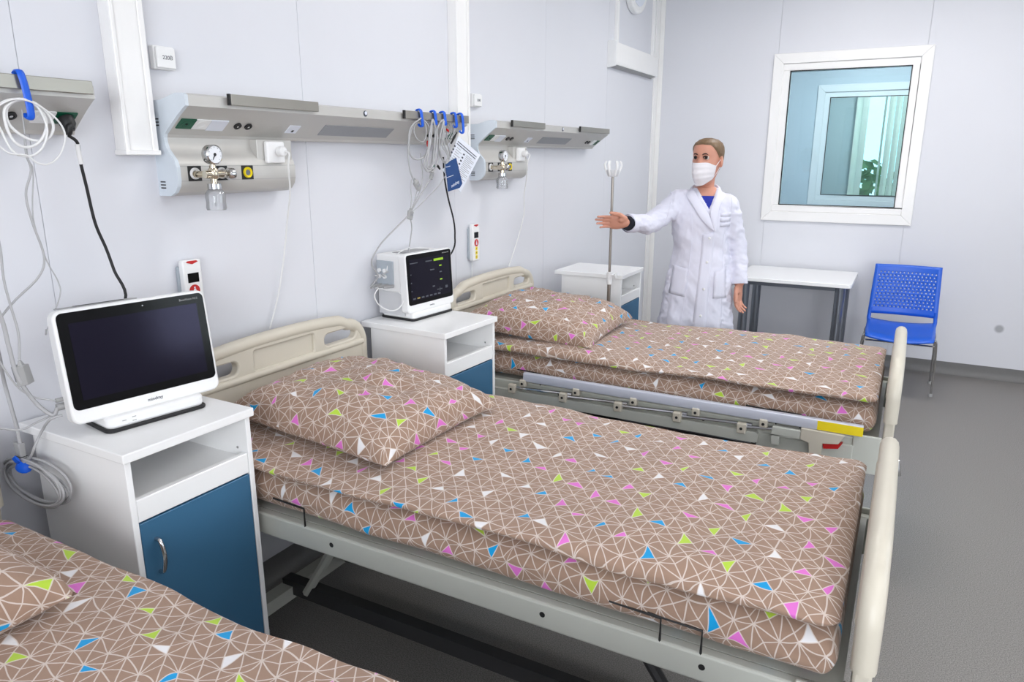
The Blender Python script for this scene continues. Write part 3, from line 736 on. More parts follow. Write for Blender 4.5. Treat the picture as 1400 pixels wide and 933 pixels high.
for i in range(7): dash(-.125+.028*i, .056, .018, .006, 'lit_yellow' if i == 1 else 'lit_grey')
for z_ in (.16, .125, .09): dash(-.132, z_, .006, .005, 'lit_grey')
local_text('mindray', .0095, (.0583, .0, Z2+.017), 'maker_lettering', 'ink', m2, T)
local_text('BeneVision N12', .007, (.0596, W2/2-.045, Z2+H2-.018), 'model_lettering', 'grey_plastic', m2, T)
MB().box(-.125, .022, -W2/2+.012, W2/2-.012, Z2+.085, Z2+H2-.008).build('body', 'white_plastic', m2, smooth=0, bevel=.006)
tilted(MB().box(-.07, .012, -.09, .06, Z2+H2-.008, Z2+H2+.001)).build('carry_slot', 'grey_plastic', m2, smooth=0)
MB().box(-.125, .022, -W2/2+.018, -W2/2+.026, .02, Z2+.085).build('side_bracket', 'clear_plastic', m2, smooth=0)
MB().box(-.12, .02, -W2/2+.05, W2/2-.05, .02, Z2+.085).build('pedestal', 'lens_grey', m2, smooth=0)
mo = MB().box(-.12, -.028, -W2/2+.004, -W2/2+.013, Z2+.105, Z2+H2-.035).build('module', 'module_blue', m2, smooth=0, bevel=.003)
for i, (xx, zz) in enumerate(((-.10, .175), (-.07, .175), (-.10, .15), (-.07, .15))):
    MB().cyl((xx, -W2/2+.004, Z2+zz), (xx, -W2/2-.004, Z2+zz), .009, 12).build('socket', 'white_plastic', mo)
for xx in (-.095, -.06, -.03):
    MB().tube([(xx, -W2/2+.006, Z2+.112), (xx-.005, -W2/2-.02, Z2+.112), (xx-.012, -W2/2-.04, Z2+.11)], [.008, .007, .004], 8).build('lead_plug', 'grey_plastic', m2)
MB().prism(rrect(-.115, .064, -.135, .135, .015, 4), .008, .037, lambda a, b, h_: (a, b, h_)).build('stand', 'white_plastic', m2, smooth=35, bevel=.006)
MB().prism(rrect(-.12, .068, -.14, .14, .015, 4), 0, .010, lambda a, b, h_: (a, b, h_)).build('stand_foot', 'black_rubber', m2, smooth=35, bevel=.003)
# ================================================================== bed-head consoles
CON_L = 1.515
UP = [(0, 1.655), (.048, 1.655), (.052, 1.664), (.082, 1.688), (.118, 1.716), (.150, 1.738), (.158, 1.742), (.158, 1.772), (.150, 1.777), (.118, 1.778), (.085, 1.770), (.055, 1.762), (0, 1.760)]
LO = [(0, 1.484), (.050, 1.484), (.072, 1.494), (.087, 1.512), (.092, 1.530), (.092, 1.570), (.086, 1.588), (.070, 1.606), (.056, 1.622), (.050, 1.640), (.049, 1.655), (0, 1.655)]
ENDP = LO[:-1]+[(.052, 1.664)]+UP[3:]
SB, SF = V((.052, 0, 1.664)), V((.150, 0, 1.738))
sd = (SF-SB).normalized(); sn = V((sd.z, 0, -sd.x))
def under(y0, y1, s0, s1, h):
    """box on the sloping underside: y range, distance range up the slope, thickness"""
    m = MB(); q = []
    for hh in (-.002, h):
        for (y, s) in ((y0, s0), (y1, s0), (y1, s1), (y0, s1)):
            p = SB+sd*s+sn*hh; q.append((p.x, y, p.z))
    m.add(q, [(0, 1, 2, 3), (7, 6, 5, 4), (0, 4, 5, 1), (1, 5, 6, 2), (2, 6, 7, 3), (3, 7, 4, 0)])
    return m
def under_disc(y, s, r, h, prof=None):
    p = SB+sd*s; M = MX(V((0, 1, 0)), sd, sn, V((p.x, y, p.z)))
    pr = prof or [(.0001, -.001), (r, -.001), (r, h), (r*.6, h), (r*.55, h*.4), (.0001, h*.4)]
    m = MB(); m.lathe(pr, (0, 0, 0), 16); m.v = [tuple(M @ V(v)) for v in m.v]; return m
def make_console(label, y0, Z0=1.484):
    r = thing('bedhead_console', label, 'console', (0, 0, Z0), 0, 'bed-head supply consoles')
    up = MB().prism(UP, .012, CON_L-.010, lambda a, b, h: (a, h, b)).build('shelf_body', 'console_metal', r, True, 25)
    lo = MB().prism(LO, .012, .475, lambda a, b, h: (a, h, b)).build('gas_panel', 'console_metal', r, True, 25)
    MB().prism(ENDP, 0, .012, lambda a, b, h: (a, h, b)).build('end_cap', 'console_end', r, True, 0)
    MB().prism(UP, CON_L-.010, CON_L, lambda a, b, h: (a, h, b)).build('end_cap', 'console_metal', r, True, 0)
    for z0 in (1.688, 1.506):
        for i in range(3): MB().box(.012, .034, -.001, .0005, z0+i*.009, z0+i*.009+.0035).build('vent_slot', 'black_plastic', r, True, 0)
    for ya, yb in ((.150, .525), (1.020, CON_L-.012)):
        rl = MB().box(.165, .175, ya, yb, 1.751, 1.783).build('equipment_rail', 'rail_metal', r, True, 0, .0015, 1)
        MB().box(.1645, .1755, ya-.006, ya, 1.7505, 1.7835).build('rail_end', 'black_plastic', rl, smooth=0).location = -r.location
        MB().box(.156, .166, ya+.03, ya+.05, 1.756, 1.769).build('rail_spacer', 'console_metal', rl, smooth=0).location = -r.location
    MB().lathe([(.0001, 0), (.011, 0), (.011, .0015), (.0001, .0015)], (.158, .790, 1.7585), 16, 'x').build('badge', 'ink', r, True)
    MB().lathe([(.0001, 0), (.007, 0), (.007, .001), (.0001, .001)], (.1592, .792, 1.7605), 12, 'x').build('badge_mark', 'paper', r, True)
    L_ = .123
    s0, s1 = .030, .072
    def sockets(ys, mir):
        g = 1 if not mir else -1
        a = ys
        def rng(q0, q1): return (a+q0, a+q1) if g > 0 else (a-q1, a-q0)
        q = under(*rng(0, .052), s0, s1, .002).build('socket_plate', 'green_plastic', r, True, 0); 
        under_disc(a+g*.026, .051, .017, .0028).build('socket_well', 'green_plastic', r, True)
        under_disc(a+g*.026, .051, .004, .0032).build('socket_pin', 'black_plastic', r, True)
        under(*rng(.053, .105), s0, s1, .002).build('socket_plate', 'white_plastic', r, True, 0)
        under_disc(a+g*.079, .051, .017, .0028).build('socket_well', 'white_plastic', r, True)
        if not mir: under(*rng(.106, .170), s0-.004, s1, .002).build('blank_plate', 'paper', r, True, 0)
        for q_ in ((.215, .258) if not mir else (.155, .195)):
            under_disc(a+g*q_, .052, .013, .004).build('jack', 'black_plastic', r, True)
            under_disc(a+g*q_, .052, .005, .005, [(.0001, -.001), (.004, -.001), (.004, .004), (.0001, .004)]).build('jack_core', 'chrome', r, True)
    sockets(.022, False); sockets(CON_L-.020, True)
    under(.455, .505, .028, .066, .0015).build('data_plate', 'paper', r, True, 0); under(.478, .488, .034, .044, .002).build('data_port', 'black_plastic', r, True, 0)
    under(.620, 1.02, .022, .078, .001).build('lamp_lens', 'lens_grey', r, True, 0)
    # gas outlets
    for y, mt in ((.060, 'white_plastic'), (.158, 'white_plastic'), (.262, 'yellow_label')):
        sq = MB().box(.0918, .0928, y-.024, y+.024, 1.5275, 1.5725).build('outlet_plate', 'black_plastic', r, True, 0)
        o = MB(); o.lathe([(.011, .0), (.0175, .0), (.0175, .004), (.015, .007), (.0125, .006), (.011, .002)], (.0928, y, 1.55), 20, 'x'); o.build('outlet_ring', mt, r, True)
        MB().lathe([(.0001, 0), (.009, 0), (.009, .0035), (.0001, .0035)], (.0928, y, 1.55), 14, 'x').build('outlet_core', 'dark_steel', r, True)
    MB().box(.049, .084, .318, .472, 1.572, 1.655).build('socket_box', 'console_metal', r, True, 0, .001, 1)
    MB().box(.084, .102, .345, .425, 1.578, 1.650).build('wall_socket', 'white_plastic', r, True, 0, .006, 3)
    for z in (1.5285, 1.5715): MB().box(.0915, .0924, .012, .475, z-.0006, z+.0006).build('joint_line', 'grey_plastic', r, True, 0)
    r.location = (0, y0, Z0)
    return r
make_console('grey bed-head console with cable-hung rail between the two white ducts', 1.450)
make_console('grey bed-head console above the bed with the metal side rail', 3.230)
make_console('grey bed-head console with a black plug and looped white leads', -.330)
# gauge with humidifier bottle, plugged into a gas outlet
def make_regulator(label, y):
    r = thing('oxygen_regulator', label, 'regulator', (.093, y, 1.44), 0, 'oxygen regulators on the consoles')
    b = lambda: MB()
    bd = b().cyl((.055, .052, 1.548), (.055, -.012, 1.548), .012, 14).lathe([(.012, -.014), (.016, -.008), (.016, .012), (.012, .018)], (.055, .020, 1.548), 14, 'z').cyl((.055, .020, 1.575), (.055, .020, 1.505), .010, 14)
    bd.cyl((.0, -.002, 1.548), (.055, -.002, 1.548), .010, 14); bd.tube([(.055, .05, 1.548), (.03, .085, 1.548)], [.009, .012], 12)
    bd.build('valve_body', 'brass_chrome', r).location = (-.093+.093-.0, -.0, -1.44)
    b().lathe([(.0155, -.006), (.019, .0), (.0185, .016), (.012, .02)], (.03, .098, 1.548), 12, 'y').build('flow_knob', 'chrome', r).location = (0, 0, -1.44)
    g = b().lathe([(.0001, 0), (.026, 0), (.029, .004), (.029, .026), (.0255, .029), (.0255, .026), (.0001, .026)], (.050, .014, 1.606), 28, 'x').build('gauge_case', 'chrome', r); g.location = (0, 0, -1.44)
    b().lathe([(.0001, 0), (.0252, 0), (.0252, .0008), (.0001, .0008)], (.0762, .014, 1.606), 24, 'x').build('gauge_face', 'gauge_face', g)
    b().tube([(.0775, .014, 1.606), (.0775, .005, 1.590)], [.0022, .0008], 6).lathe([(.0001, 0), (.005, 0), (.005, .001), (.0001, .001)], (.0772, .014, 1.606), 10, 'x').build('needle', 'black_plastic', g)
    for i in range(9):
        a = math.radians(225-33.75*i); c_, s_ = math.cos(a), math.sin(a)
        b().tube([(.0772, .014+c_*.0195, 1.606+s_*.0195), (.0772, .014+c_*.0225, 1.606+s_*.0225)], .0006, 4).build('tick', 'ink', g)
    b().cyl((.055, .020, 1.585), (.055, .020, 1.570), .006, 10).build('gauge_stem', 'brass_chrome', r).location = (0, 0, -1.44)
    b().lathe([(.0115, 1.507), (.021, 1.505), (.021, 1.520), (.0115, 1.522)], (.055, .020, 0), 18).build('bottle_cap', 'chrome', r).location = (0, 0, -1.44)
    b().lathe([(.012, 1.506), (.020, 1.504), (.029, 1.492), (.030, 1.480), (.0285, 1.466), (.030, 1.448), (.028, 1.442), (.026, 1.4425), (.0265, 1.45), (.026, 1.466), (.0275, 1.48), (.027, 1.49), (.019, 1.5), (.012, 1.502)], (.055, .020, 0), 22).build('bottle', 'jar_plastic', r).location = (0, 0, -1.44)
    b().cyl((.055, .020, 1.505), (.055, .020, 1.452), .004, 8).build('dip_tube', 'lens_grey', r).location = (0, 0, -1.44)
    return r
make_regulator('chrome oxygen gauge with clear bottle on the console that holds the hanging cables', 1.512)
make_regulator('chrome oxygen gauge with clear bottle on the console by the drip stand', 3.292)
# ================================================================== ducts, boxes, handsets on the wall
def duct(label, ya, yb, zb):
    r = thing('cable_duct', label, 'cable duct', (0, (ya+yb)/2, zb), 0, 'white wall ducts')
    MB().box(0, .046, ya, yb, zb+.012, RZ).build('channel', 'white_pvc', r, True, 0, .003)
    MB().box(.046, .052, yb-.018, yb, zb+.012, RZ).build('lip', 'white_pvc', r, True, 0, .002, 1)
    MB().box(.046, .052, ya, ya+.012, zb+.012, RZ).build('lip', 'white_pvc', r, True, 0, .002, 1)
    MB().box(0, .056, ya-.004, yb+.004, zb, zb+.014).build('end_cap', 'white_pvc', r, True, 0, .002, 1)
duct('white vertical wall duct ending beside the console with the hanging cables', 1.326, 1.428, 1.604)
duct('white vertical wall duct rising behind the bundle of hanging cables', 3.052, 3.166, 1.604)
def jbox(label, y0, y1, z0, z1):
    r = thing('junction_box', label, 'junction box', (0, (y0+y1)/2, z0), 0, 'junction boxes')
    MB().box(0, .020, y0, y1, z0, z1).build('box', 'white_plastic', r, True, 0, .003)
    MB().box(.020, .030, y0+.004, y1-.004, z0+.004, z1-.004).build('lid', 'white_plastic', r, True, 0, .003)
    text_mesh('220В', .016, .0003, face_px((.0304, (y0+y1)/2+.004, (z0+z1)/2)), 'voltage_lettering', 'ink', r)
jbox('white junction box marked 220 volts above the console with the hanging cables', 1.468, 1.538, 1.850, 1.916)
jbox('small white junction box beside the duct, over the console by the drip stand', 3.238, 3.318, 1.846, 1.910)
def handset(label, y, z0, z1):
    r = thing('call_handset', label, 'handset', (0, y, z0), 0, 'nurse call handsets')
    w = .034
    MB().box(0, .014, y-w-.004, y+w-.004, z0+.01, z1-.02).build('holder', 'module_blue', r, True, 0, .004)
    MB().prism(rrect(y-w, y+w, z0, z1, .007, 3), .012, .034, lambda a, b, h: (h, a, b)).build('body', 'white_plastic', r, True, 30, .004)
    H_ = z1-z0; q = .0345
    MB().prism([(y-.022, z1-.007), (y, z1-.014), (y+.022, z1-.007), (y+.016, z1-.003), (y-.016, z1-.003)], q-.001, q+.0012, lambda a, b, h: (h, a, b)).build('alarm_lamp', 'red_plastic', r, True, 0)
    MB().box(q-.001, q+.001, y-.020, y+.020, z1-.072, z1-.042).build('display', 'bezel_black', r, True, 0)
    o = MB(); o.lathe([(.0001, 0), (.019, 0), (.019, .002), (.0001, .002)], (q-.0005, y, z1-.098), 20, 'x'); bt = o.build('call_button', 'red_plastic', r, True)
    MB().prism([(y-.007, z1-.108), (y+.007, z1-.108), (y+.005, z1-.098), (y+.003, z1-.092), (y-.003, z1-.092), (y-.005, z1-.098)], q+.001, q+.002, lambda a, b, h: (h, a, b)).build('nurse_symbol', 'paper', r, True, 0)
    MB().lathe([(.0001, 0), (.003, 0), (.003, .0007), (.0001, .0007)], (q+.0012, y, z1-.0885), 10, 'x').build('nurse_symbol', 'paper', r, True)
    for i in range(3):
        zz = z1-.128-i*.022
        if zz > z0+.008:
            MB().prism(rrect(y-.009, y+.009, zz-.009, zz+.009, .004, 3), q-.001, q+.0015, lambda a, b, h: (h, a, b)).build('key', 'yellow_label', r, True, 30)
            MB().lathe([(.0001, 0), (.003, 0), (.003, .0007), (.0001, .0007)], (q+.0013, y, zz), 8, 'x').build('key_mark', 'ink', r, True)
    MB().tube(smooth_path([(.012, y-.01, z0+.01), (.012, y-.01, z0-.02), (.008, y-.008, z0-.2), (.008, y-.008, z0-.4)], 4), .0022, 6).build('cord', 'cable_white', r, True)
handset('white nurse call handset with red button on the wall behind the wide dark monitor', 1.510, 1.085, 1.283)
handset('white nurse call handset with red button on the wall beside the small lit monitor', 3.236, 1.070, 1.262)
# white ventilation housing near the corner
v = thing('ventilation_housing', 'white boxy ventilation housing high on the wall near the corner', 'ventilation', (0, 5.55, 2.22))
MB().prism([(0, 2.228), (.012, 2.222), (.058, 2.238), (.062, 2.258), (.062, 2.385), (0, 2.392)], 5.100, 6.06, lambda a, b, h: (a, h, b)).build('front', 'white_pvc', v, True, 0, .002, 1)
MB().prism([(0, 2.215), (.066, 2.228), (.066, 2.392), (0, 2.395)], 5.085, 5.100, lambda a, b, h: (a, h, b)).build('end_plate', 'white_plastic', v, True, 0, .003)
MB().prism([(.0125, 2.2212), (.056, 2.2364), (.0555, 2.2356), (.013, 2.2206)][::-1], 5.13, 6.02, lambda a, b, h: (a, h, b)).build('outlet_slot', 'grey_plastic', v, True, 0)
MB().lathe([(.0001, 0), (.02, 0), (.02, .03), (.0001, .03)], (.02, 5.98, 2.225), 12, 'z').build('nozzle', 'grey_plastic', v, True)
for i, y in enumerate((5.225, 6.045)):
    c = MB().box(0, .024, y-.016, y+.016, 2.394, RZ).build('conduit', 'white_pvc', smooth=0, bevel=.002)
    tag(c, ('slim white conduit dropping to the outer end of the ventilation housing', 'slim white conduit dropping to the corner end of the ventilation housing')[i], 'conduit', 'slim conduits')
d = thing('wall_speaker', 'white rounded wall speaker above the ventilation housing', 'speaker', (0, 5.56, 2.64))
MB().prism([(5.56+.20*math.cos(t), 2.84+.20*math.sin(t)) for t in [2*PI*i/32 for i in range(32)]], 0, .05, lambda a, b, h: (h, a, b)).build('shell', 'white_plastic', d, True, 30, .012, 3)
MB().prism([(5.56+.15*math.cos(t), 2.84+.15*math.sin(t)) for t in [2*PI*i/32 for i in range(32)]], .05, .054, lambda a, b, h: (h, a, b)).build('grille', 'paper', d, True, 30)
# ================================================================== table and chair by the far wall
t = thing('table', 'small white table on dark metal legs against the far wall', 'table', (1.31, 5.87, 0))
MB().prism(rrect(.905, 1.712, 5.505, 6.185, .03, 4), .708, .735, lambda a, b, h: (a, b, h)).build('tabletop', 'white_lacquer', t, True, 30, .003)
for x, y in ((.975, 5.60), (.975, 6.10), (1.635, 5.60), (1.635, 6.10)):
    l = MB().cyl((x, y, .012), (x, y, .7085), .034, 20).build('leg', 'dark_steel', t, True)
    MB().lathe([(.0001, 0), (.038, 0), (.038, .010), (.034, .014), (.0001, .014)], (x, y, 0), 18).build('foot', 'black_plastic', l, smooth=30).location = -V(t.location)
for y in (5.59, 6.09): MB().box(.975, 1.635, y, y+.02, .67, .708).build('apron', 'dark_steel', t, True, 0)
CX, CY = 2.045, 5.60
ch = thing('chair', 'blue plastic chair with perforated back and thin chrome legs', 'chair', (CX, CY, 0))
def seat_pt(a, b):   # a across -1..1, b 0 back .. 1 front
    x = CX+a*.218*(1-.06*b*b*b); y = CY+.20-.43*b-.03*(1-a*a)*b
    z = .425+.018*a*a-.012*math.sin(PI*b)-.05*max(0, b-.75)**2*8+.02*(1-b)**3
    return V((x, y, z))
n = 16
o = MB().grid([[seat_pt(-1+2*i/n, j/n) for j in range(n+1)] for i in range(n+1)]).build('seat', 'blue_plastic', ch, True, 60)
s_ = o.modifiers.new('thick', 'SOLIDIFY'); s_.thickness = .010; s_.offset = 0
def back_pt(a, b):   # b 0 bottom .. 1 top
    x = CX+a*(.222-.012*b); z = .50+.355*b
    y = CY+.185+.055*b+.028*(1-a*a)-.0
    return V((x, y, z))
# perforated back: a grid of cells, each with a square of material round a hole
nx, nz = 17, 16; m = MB()
for i in range(nx):
    for j in range(nz):
        a0, a1, b0, b1 = -1+2*i/nx, -1+2*(i+1)/nx, j/nz, (j+1)/nz
        hole = 1 <= i <= nx-2 and 2 <= j <= nz-3
        q = [back_pt(a0, b0), back_pt(a1, b0), back_pt(a1, b1), back_pt(a0, b1)]
        if not hole: m.add(q, [(0, 1, 2, 3)])
        else:
            off = .18 if j % 2 else -.18
            am, bm_ = (a0+a1)/2+off*(a1-a0), (b0+b1)/2
            hw, hh = (a1-a0)*.20, (b1-b0)*.24
            oc = [(am+hw*math.cos(k*PI/4+PI/8), bm_+hh*math.sin(k*PI/4+PI/8)) for k in range(8)]
            p = [back_pt(a, b) for a, b in oc]
            m.add(q+p, [(1, 2, 4, 11), (2, 5, 4), (2, 3, 6, 5), (3, 7, 6), (3, 0, 8, 7), (0, 9, 8), (0, 1, 10, 9), (1, 11, 10)])
o = m.build('backrest', 'blue_plastic', ch, True, 60); s_ = o.modifiers.new('thick', 'SOLIDIFY'); s_.thickness = .008; s_.offset = 0
for s in (-1, 1):
    MB().tube([back_pt(s*.94, .12), (CX+s*.212, CY+.19, .47), (CX+s*.208, CY+.17, .432)], [.012, .013, .012], 8).build('back_support', 'blue_plastic', ch, True)
    MB().tube(smooth_path([(CX+s*.205, CY+.13, .414), (CX+s*.21, CY-.14, .414), (CX+s*.222, CY-.165, .395), (CX+s*.236, CY-.10, .2), (CX+s*.238, CY-.06, .012)], 4), .0075, 8).build('leg', 'chrome', ch, True)
    MB().tube(smooth_path([(CX+s*.205, CY-.10, .408), (CX+s*.21, CY+.12, .404), (CX+s*.222, CY+.15, .385), (CX+s*.232, CY+.22, .2), (CX+s*.236, CY+.27, .012)], 4), .0075, 8).build('leg', 'chrome', ch, True)
    for yy in (-.06, .27): MB().lathe([(.0001, 0), (.013, 0), (.014, .012), (.009, .022), (.0001, .022)], (CX+s*.237, CY+yy, 0), 12).build('foot', 'grey_plastic', ch, True)
MB().tube([(CX-.215, CY-.145, .372), (CX+.215, CY-.145, .372)], .006, 8).build('crossbar', 'chrome', ch, True)
# ================================================================== drip stand
px_, py_ = .548, 3.845
pole = thing('drip_stand', 'thin steel drip stand with white plastic crown beside bare-topped cabinet', 'drip stand', (px_, py_, 0))
MB().tube([(px_, py_, .06), (px_, py_, .92)], .0105, 12).build('lower_pole', 'steel_tube', pole, True)
MB().tube([(px_, py_, .90), (px_, py_, 1.515)], .0075, 12).build('upper_pole', 'steel_tube', pole, True)
cl = MB().lathe([(.012, .895), (.0155, .897), (.0155, .965), (.0085, .968)], (px_, py_, 0), 14).build('clamp', 'white_plastic', pole, True)
MB().cyl((px_+.012, py_-.004, .950), (px_+.034, py_-.012, .950), .005, 8).lathe([(.006, 0), (.016, .004), (.017, .012), (.006, .016)], (px_+.032, py_-.011, .950), 8, 'x').build('clamp_knob', 'white_plastic', pole, True)
MB().lathe([(.0001, 1.497), (.026, 1.497), (.030, 1.503), (.038, 1.530), (.034, 1.532), (.024, 1.508), (.0001, 1.506)], (px_, py_, 0), 20).build('crown', 'clear_plastic', pole, True)
for i in range(6):
    a = i*PI/3+.3; c_, s_ = math.cos(a), math.sin(a)
    MB().tube(smooth_path([(px_+c_*.024, py_+s_*.024, 1.503), (px_+c_*.040, py_+s_*.040, 1.535), (px_+c_*.046, py_+s_*.046, 1.560), (px_+c_*.036, py_+s_*.036, 1.580)], 3), [.006]*9+[.004], 8).build('hook', 'white_plastic', pole, True)
hub = MB().lathe([(.012, .052), (.026, .055), (.026, .085), (.012, .09)], (px_, py_, 0), 14).build('base_hub', 'black_plastic', pole, True)
for i in range(5):
    a = PI*.05+i*2*PI/5; c_, s_ = math.cos(a)*.0, math.sin(a)
    rr = .13
    MB().tube([(px_, py_, .068), (px_+math.cos(a)*rr, py_+math.sin(a)*rr*.75, .055)], [.012, .009], 8).build('base_leg', 'steel_tube', pole, True)
    MB().lathe([(.005, -.008), (.020, -.008), (.022, 0), (.020, .008), (.005, .008)], (px_+math.cos(a)*rr, py_+math.sin(a)*rr*.75, .0222), 14, 'y').build('caster', 'black_rubber', pole, True)
# ================================================================== cables, hooks and cards
def cable(name, label, cat, pts, r, mt, group=None, sub=6, n=7, closed=False):
    P = smooth_path(pts, sub, closed); o = V(P[-1])
    m = MB().tube([p-o for p in P], r, n, closed=closed)
    ob = m.build(name, mt, smooth=60); ob.location = o
    return tag(ob, label, cat, group)
def PXS(lst, X):
    """photo points on the plane X (or with their own X as third number)"""
    return [onx(p[0], p[1], p[2] if len(p) > 2 else X) for p in lst]
def PYS(lst, Y): return [ony(p[0], p[1], p[2] if len(p) > 2 else Y) for p in lst]
# --- power cord of the wide monitor
plug = thing('power_plug', 'black mains plug in the green socket of the console with the black plug', 'plug', (.10, 1.150, 1.68))
q = SB+sd*.051
def on_under(y, s, h): 
    p = SB+sd*s+sn*h; return V((p.x, y, p.z))
yp = -.330+CON_L-.020-.026
MB().tube([on_under(yp, .051, .003), on_under(yp, .050, .020), on_under(yp, .044, .034)], [.020, .019, .012], 14).build('body', 'black_plastic', plug, True)
MB().tube(smooth_path([on_under(yp, .046, .028), V((.115, yp-.004, 1.675)), V((.112, yp-.008, 1.652))], 4), [.012]*4+[.009]*4+[.006], 10).build('strain_relief', 'black_plastic', plug, True)
e = V((.112, yp-.008, 1.652))
c1 = cable('power_cable', 'black power cord hanging from the console with the black plug to the wide monitor', 'cord', [e, *PXS([(106, 196, .11), (110, 222, .10), (118, 255, .09), (130, 305, .08), (145, 340, .08), (156, 370, .09), (171, 412, .11)], 0), V((.13, 1.10, 1.10)), V((.15, 1.10, 1.02))], .0042, 'black_rubber')
wp = PXS([(105.5, 197, .1098), (108, 211, .105), (111, 224, .0995)], 0)
o = MB().tube([p-c1.location for p in smooth_path(wp, 4)], .0056, 10).build('white_wrap', 'white_plastic', c1)
# --- power cord of the small monitor
cable('power_cable', 'black power cord hanging below the blue card to the small monitor', 'cord', [onx(606, 215, .12), *PXS([(608, 245, .11), (613, 272, .10), (620, 300, .08), (622, 322, .07), (618, 345, .06)], 0), V((.025, 2.80, 1.0)), V((.035, 2.80, .935)), V((.03, 2.75, .90))], .0040, 'black_rubber')
# --- white cords with chargers
def charger(y0, label, pts):
    t = thing('charger', label, 'charger', (.102, y0+.385, 1.60), 0, 'white plug-in chargers')
    MB().cyl((.1025, y0+.395, 1.618), (.128, y0+.395, 1.618), .017, 16).build('plug', 'white_plastic', t, True, bevel=.004)
    P = smooth_path([V((.125, y0+.397, 1.618)), V((.14, y0+.405, 1.610)), *pts], 6)
    MB().tube(P, .0032, 7).build('cord', 'cable_white', t, True, 60)
charger(1.450, 'white plug and cord in the console with the hanging cables', PXS([(394, 226, .13), (396.5, 262, .10), (393, 299, .06), (387, 360, .03), (380, 405, .02), (369, 450, .02)], 0))
charger(3.230, 'white plug and cord in the console above the bed with the side rail', PXS([(721, 224, .13), (720, 243, .10), (716.5, 268, .05), (716, 295, .03), (706, 333, .02), (693, 372, .02)], 0))
# --- blue hooks over the equipment rails
def hook(label, y, drop=.06, tiltx=0):
    P = [(.158, 0, 1.786), (.164, 0, 1.790), (.176, 0, 1.790), (.182, 0, 1.780), (.183, .004, 1.750), (.182, .008, 1.742-drop*.7), (.178, .008, 1.742-drop), (.168, .006, 1.744-drop), (.164, .004, 1.752-drop)]
    P = smooth_path([V((a, y+b, c)) for a, b, c in P], 4); o = V((.17, y, 1.74))
    ob = MB().tube([p-o for p in P], .0045, 8, ry=.009, up=(0, 1, 0)).build('cable_hook', 'blue_clip', smooth=50); ob.location = o
    return tag(ob, label, 'hook', 'blue cable hooks on the rails')
HK = [onx(x, 168, .17).y for x in (573, 592, 605, 620, 629)]
hook('broad blue hook on the console with the black plug holding looped white leads', onx(28, 120, .17).y, .055)
for i, y in enumerate(HK):
    hook(('blue hook on the rail holding the widest loop of grey leads', 'blue hook on the rail next to the widest loop of leads', 'blue hook on the rail holding the two long thin loops', 'blue hook on the rail over the red-tipped leads', 'blue hook on the rail end holding the printed cards')[i], y, (.018, .006, .006, .012, .035)[i])
# --- white leads looped on the console with the black plug
Z3 = lambda l: [(a/5.83, b/5.83+90) for a, b in l]
loops = [[(190, 265), (60, 330), (75, 470), (230, 585), (375, 585), (425, 480), (350, 350)],
         [(190, 270), (45, 330), (50, 480), (120, 610), (220, 650), (320, 600), (370, 480), (330, 360)],
         [(180, 265), (20, 290), (-40, 400), (10, 520), (110, 690), (240, 720), (340, 650), (375, 500), (300, 330)],
         [(210, 275), (360, 350), (480, 460), (520, 580), (470, 720), (380, 785), (290, 770), (215, 715), (60, 690), (-60, 560), (-60, 380), (60, 280)]]
names = ('smallest loop of white lead on the blue hook of the console with the black plug', 'second loop of white lead on the blue hook of the console with the black plug', 'third loop of white lead hanging behind the two smaller ones', 'widest loop of thin white lead on the console with the black plug')
for i, (l, nm) in enumerate(zip(loops, names)):
    cable('sensor_lead', nm, 'cable', PXS(Z3(l), .176+.004*i), (.0034, .0034, .0028, .0022)[i], 'cable_white', 'sensor leads', closed=True)
S2 = lambda l: [(a/2.83, b/2.83+230) for a, b in l]
cable('sensor_lead', 'grey twin lead dropping from the looped leads towards the wide monitor', 'cable', PXS([(34, 190), (36, 212)]+S2([(120, 10), (100, 100), (125, 210), (170, 340), (150, 420), (60, 510), (5, 575), (-40, 640)]), .17), .0028, 'cable_grey', 'sensor leads')
tp = PXS([(30, 150), (38, 215)]+S2([(128, 10), (128, 190), (175, 345), (225, 440), (230, 500), (180, 630)]), .17)
cc = cable('sensor_lead', 'thin grey lead ending in a bare metal tip above the wide monitor', 'cable', tp, .0016, 'cable_grey', 'sensor leads')
MB().cyl((0, 0, .004), (0, -.003, -.010), .0028, 8).build('tip', 'chrome', cc)
# leads that run to the side of the wide monitor
XL = .20
cp = thing('lead_connector', 'grey ribbed lead connector hanging beside the wide monitor', 'connector', onx(33, 520, XL), 0, 'grey lead connectors')
a, b = onx(26.5, 493, XL), onx(36, 526, XL); u_ = (b-a).normalized()
MB().tube([a-cp.location, a+u_*.012-cp.location, a+u_*.014-cp.location, b-cp.location], [.004, .009, .018, .020], 4, ry=[.004, .006, .008, .009], up=(1, 0, 0)).build('body', 'grey_plastic', cp, smooth=0, bevel=.003)
MB().tube([onx(20, 500, XL-.01)-cp.location, onx(27, 522, XL-.01)-cp.location], .010, 4, ry=.006, up=(1, 0, 0)).build('latch', 'lens_grey', cp, smooth=0, bevel=.002)
cable('sensor_lead', 'grey lead hanging into the ribbed connector', 'cable', PXS([(-30, 250), (-8, 310), (0, 338), (5, 382), (14, 417), (25, 456), (26.5, 492)], XL), .0028, 'cable_grey', 'sensor leads')
pm = V((.262, 1.142, NH)); Rm = Matrix.Rotation(math.radians(-9), 3, 'Z')
pl1 = pm+Rm @ V((.0, -W/2-.0, 0))
P_top = pm+Rm @ V((0, -.39/2-.012, .036+.062)); P_bot = pm+Rm @ V((0, -.39/2-.012, .036+.045))
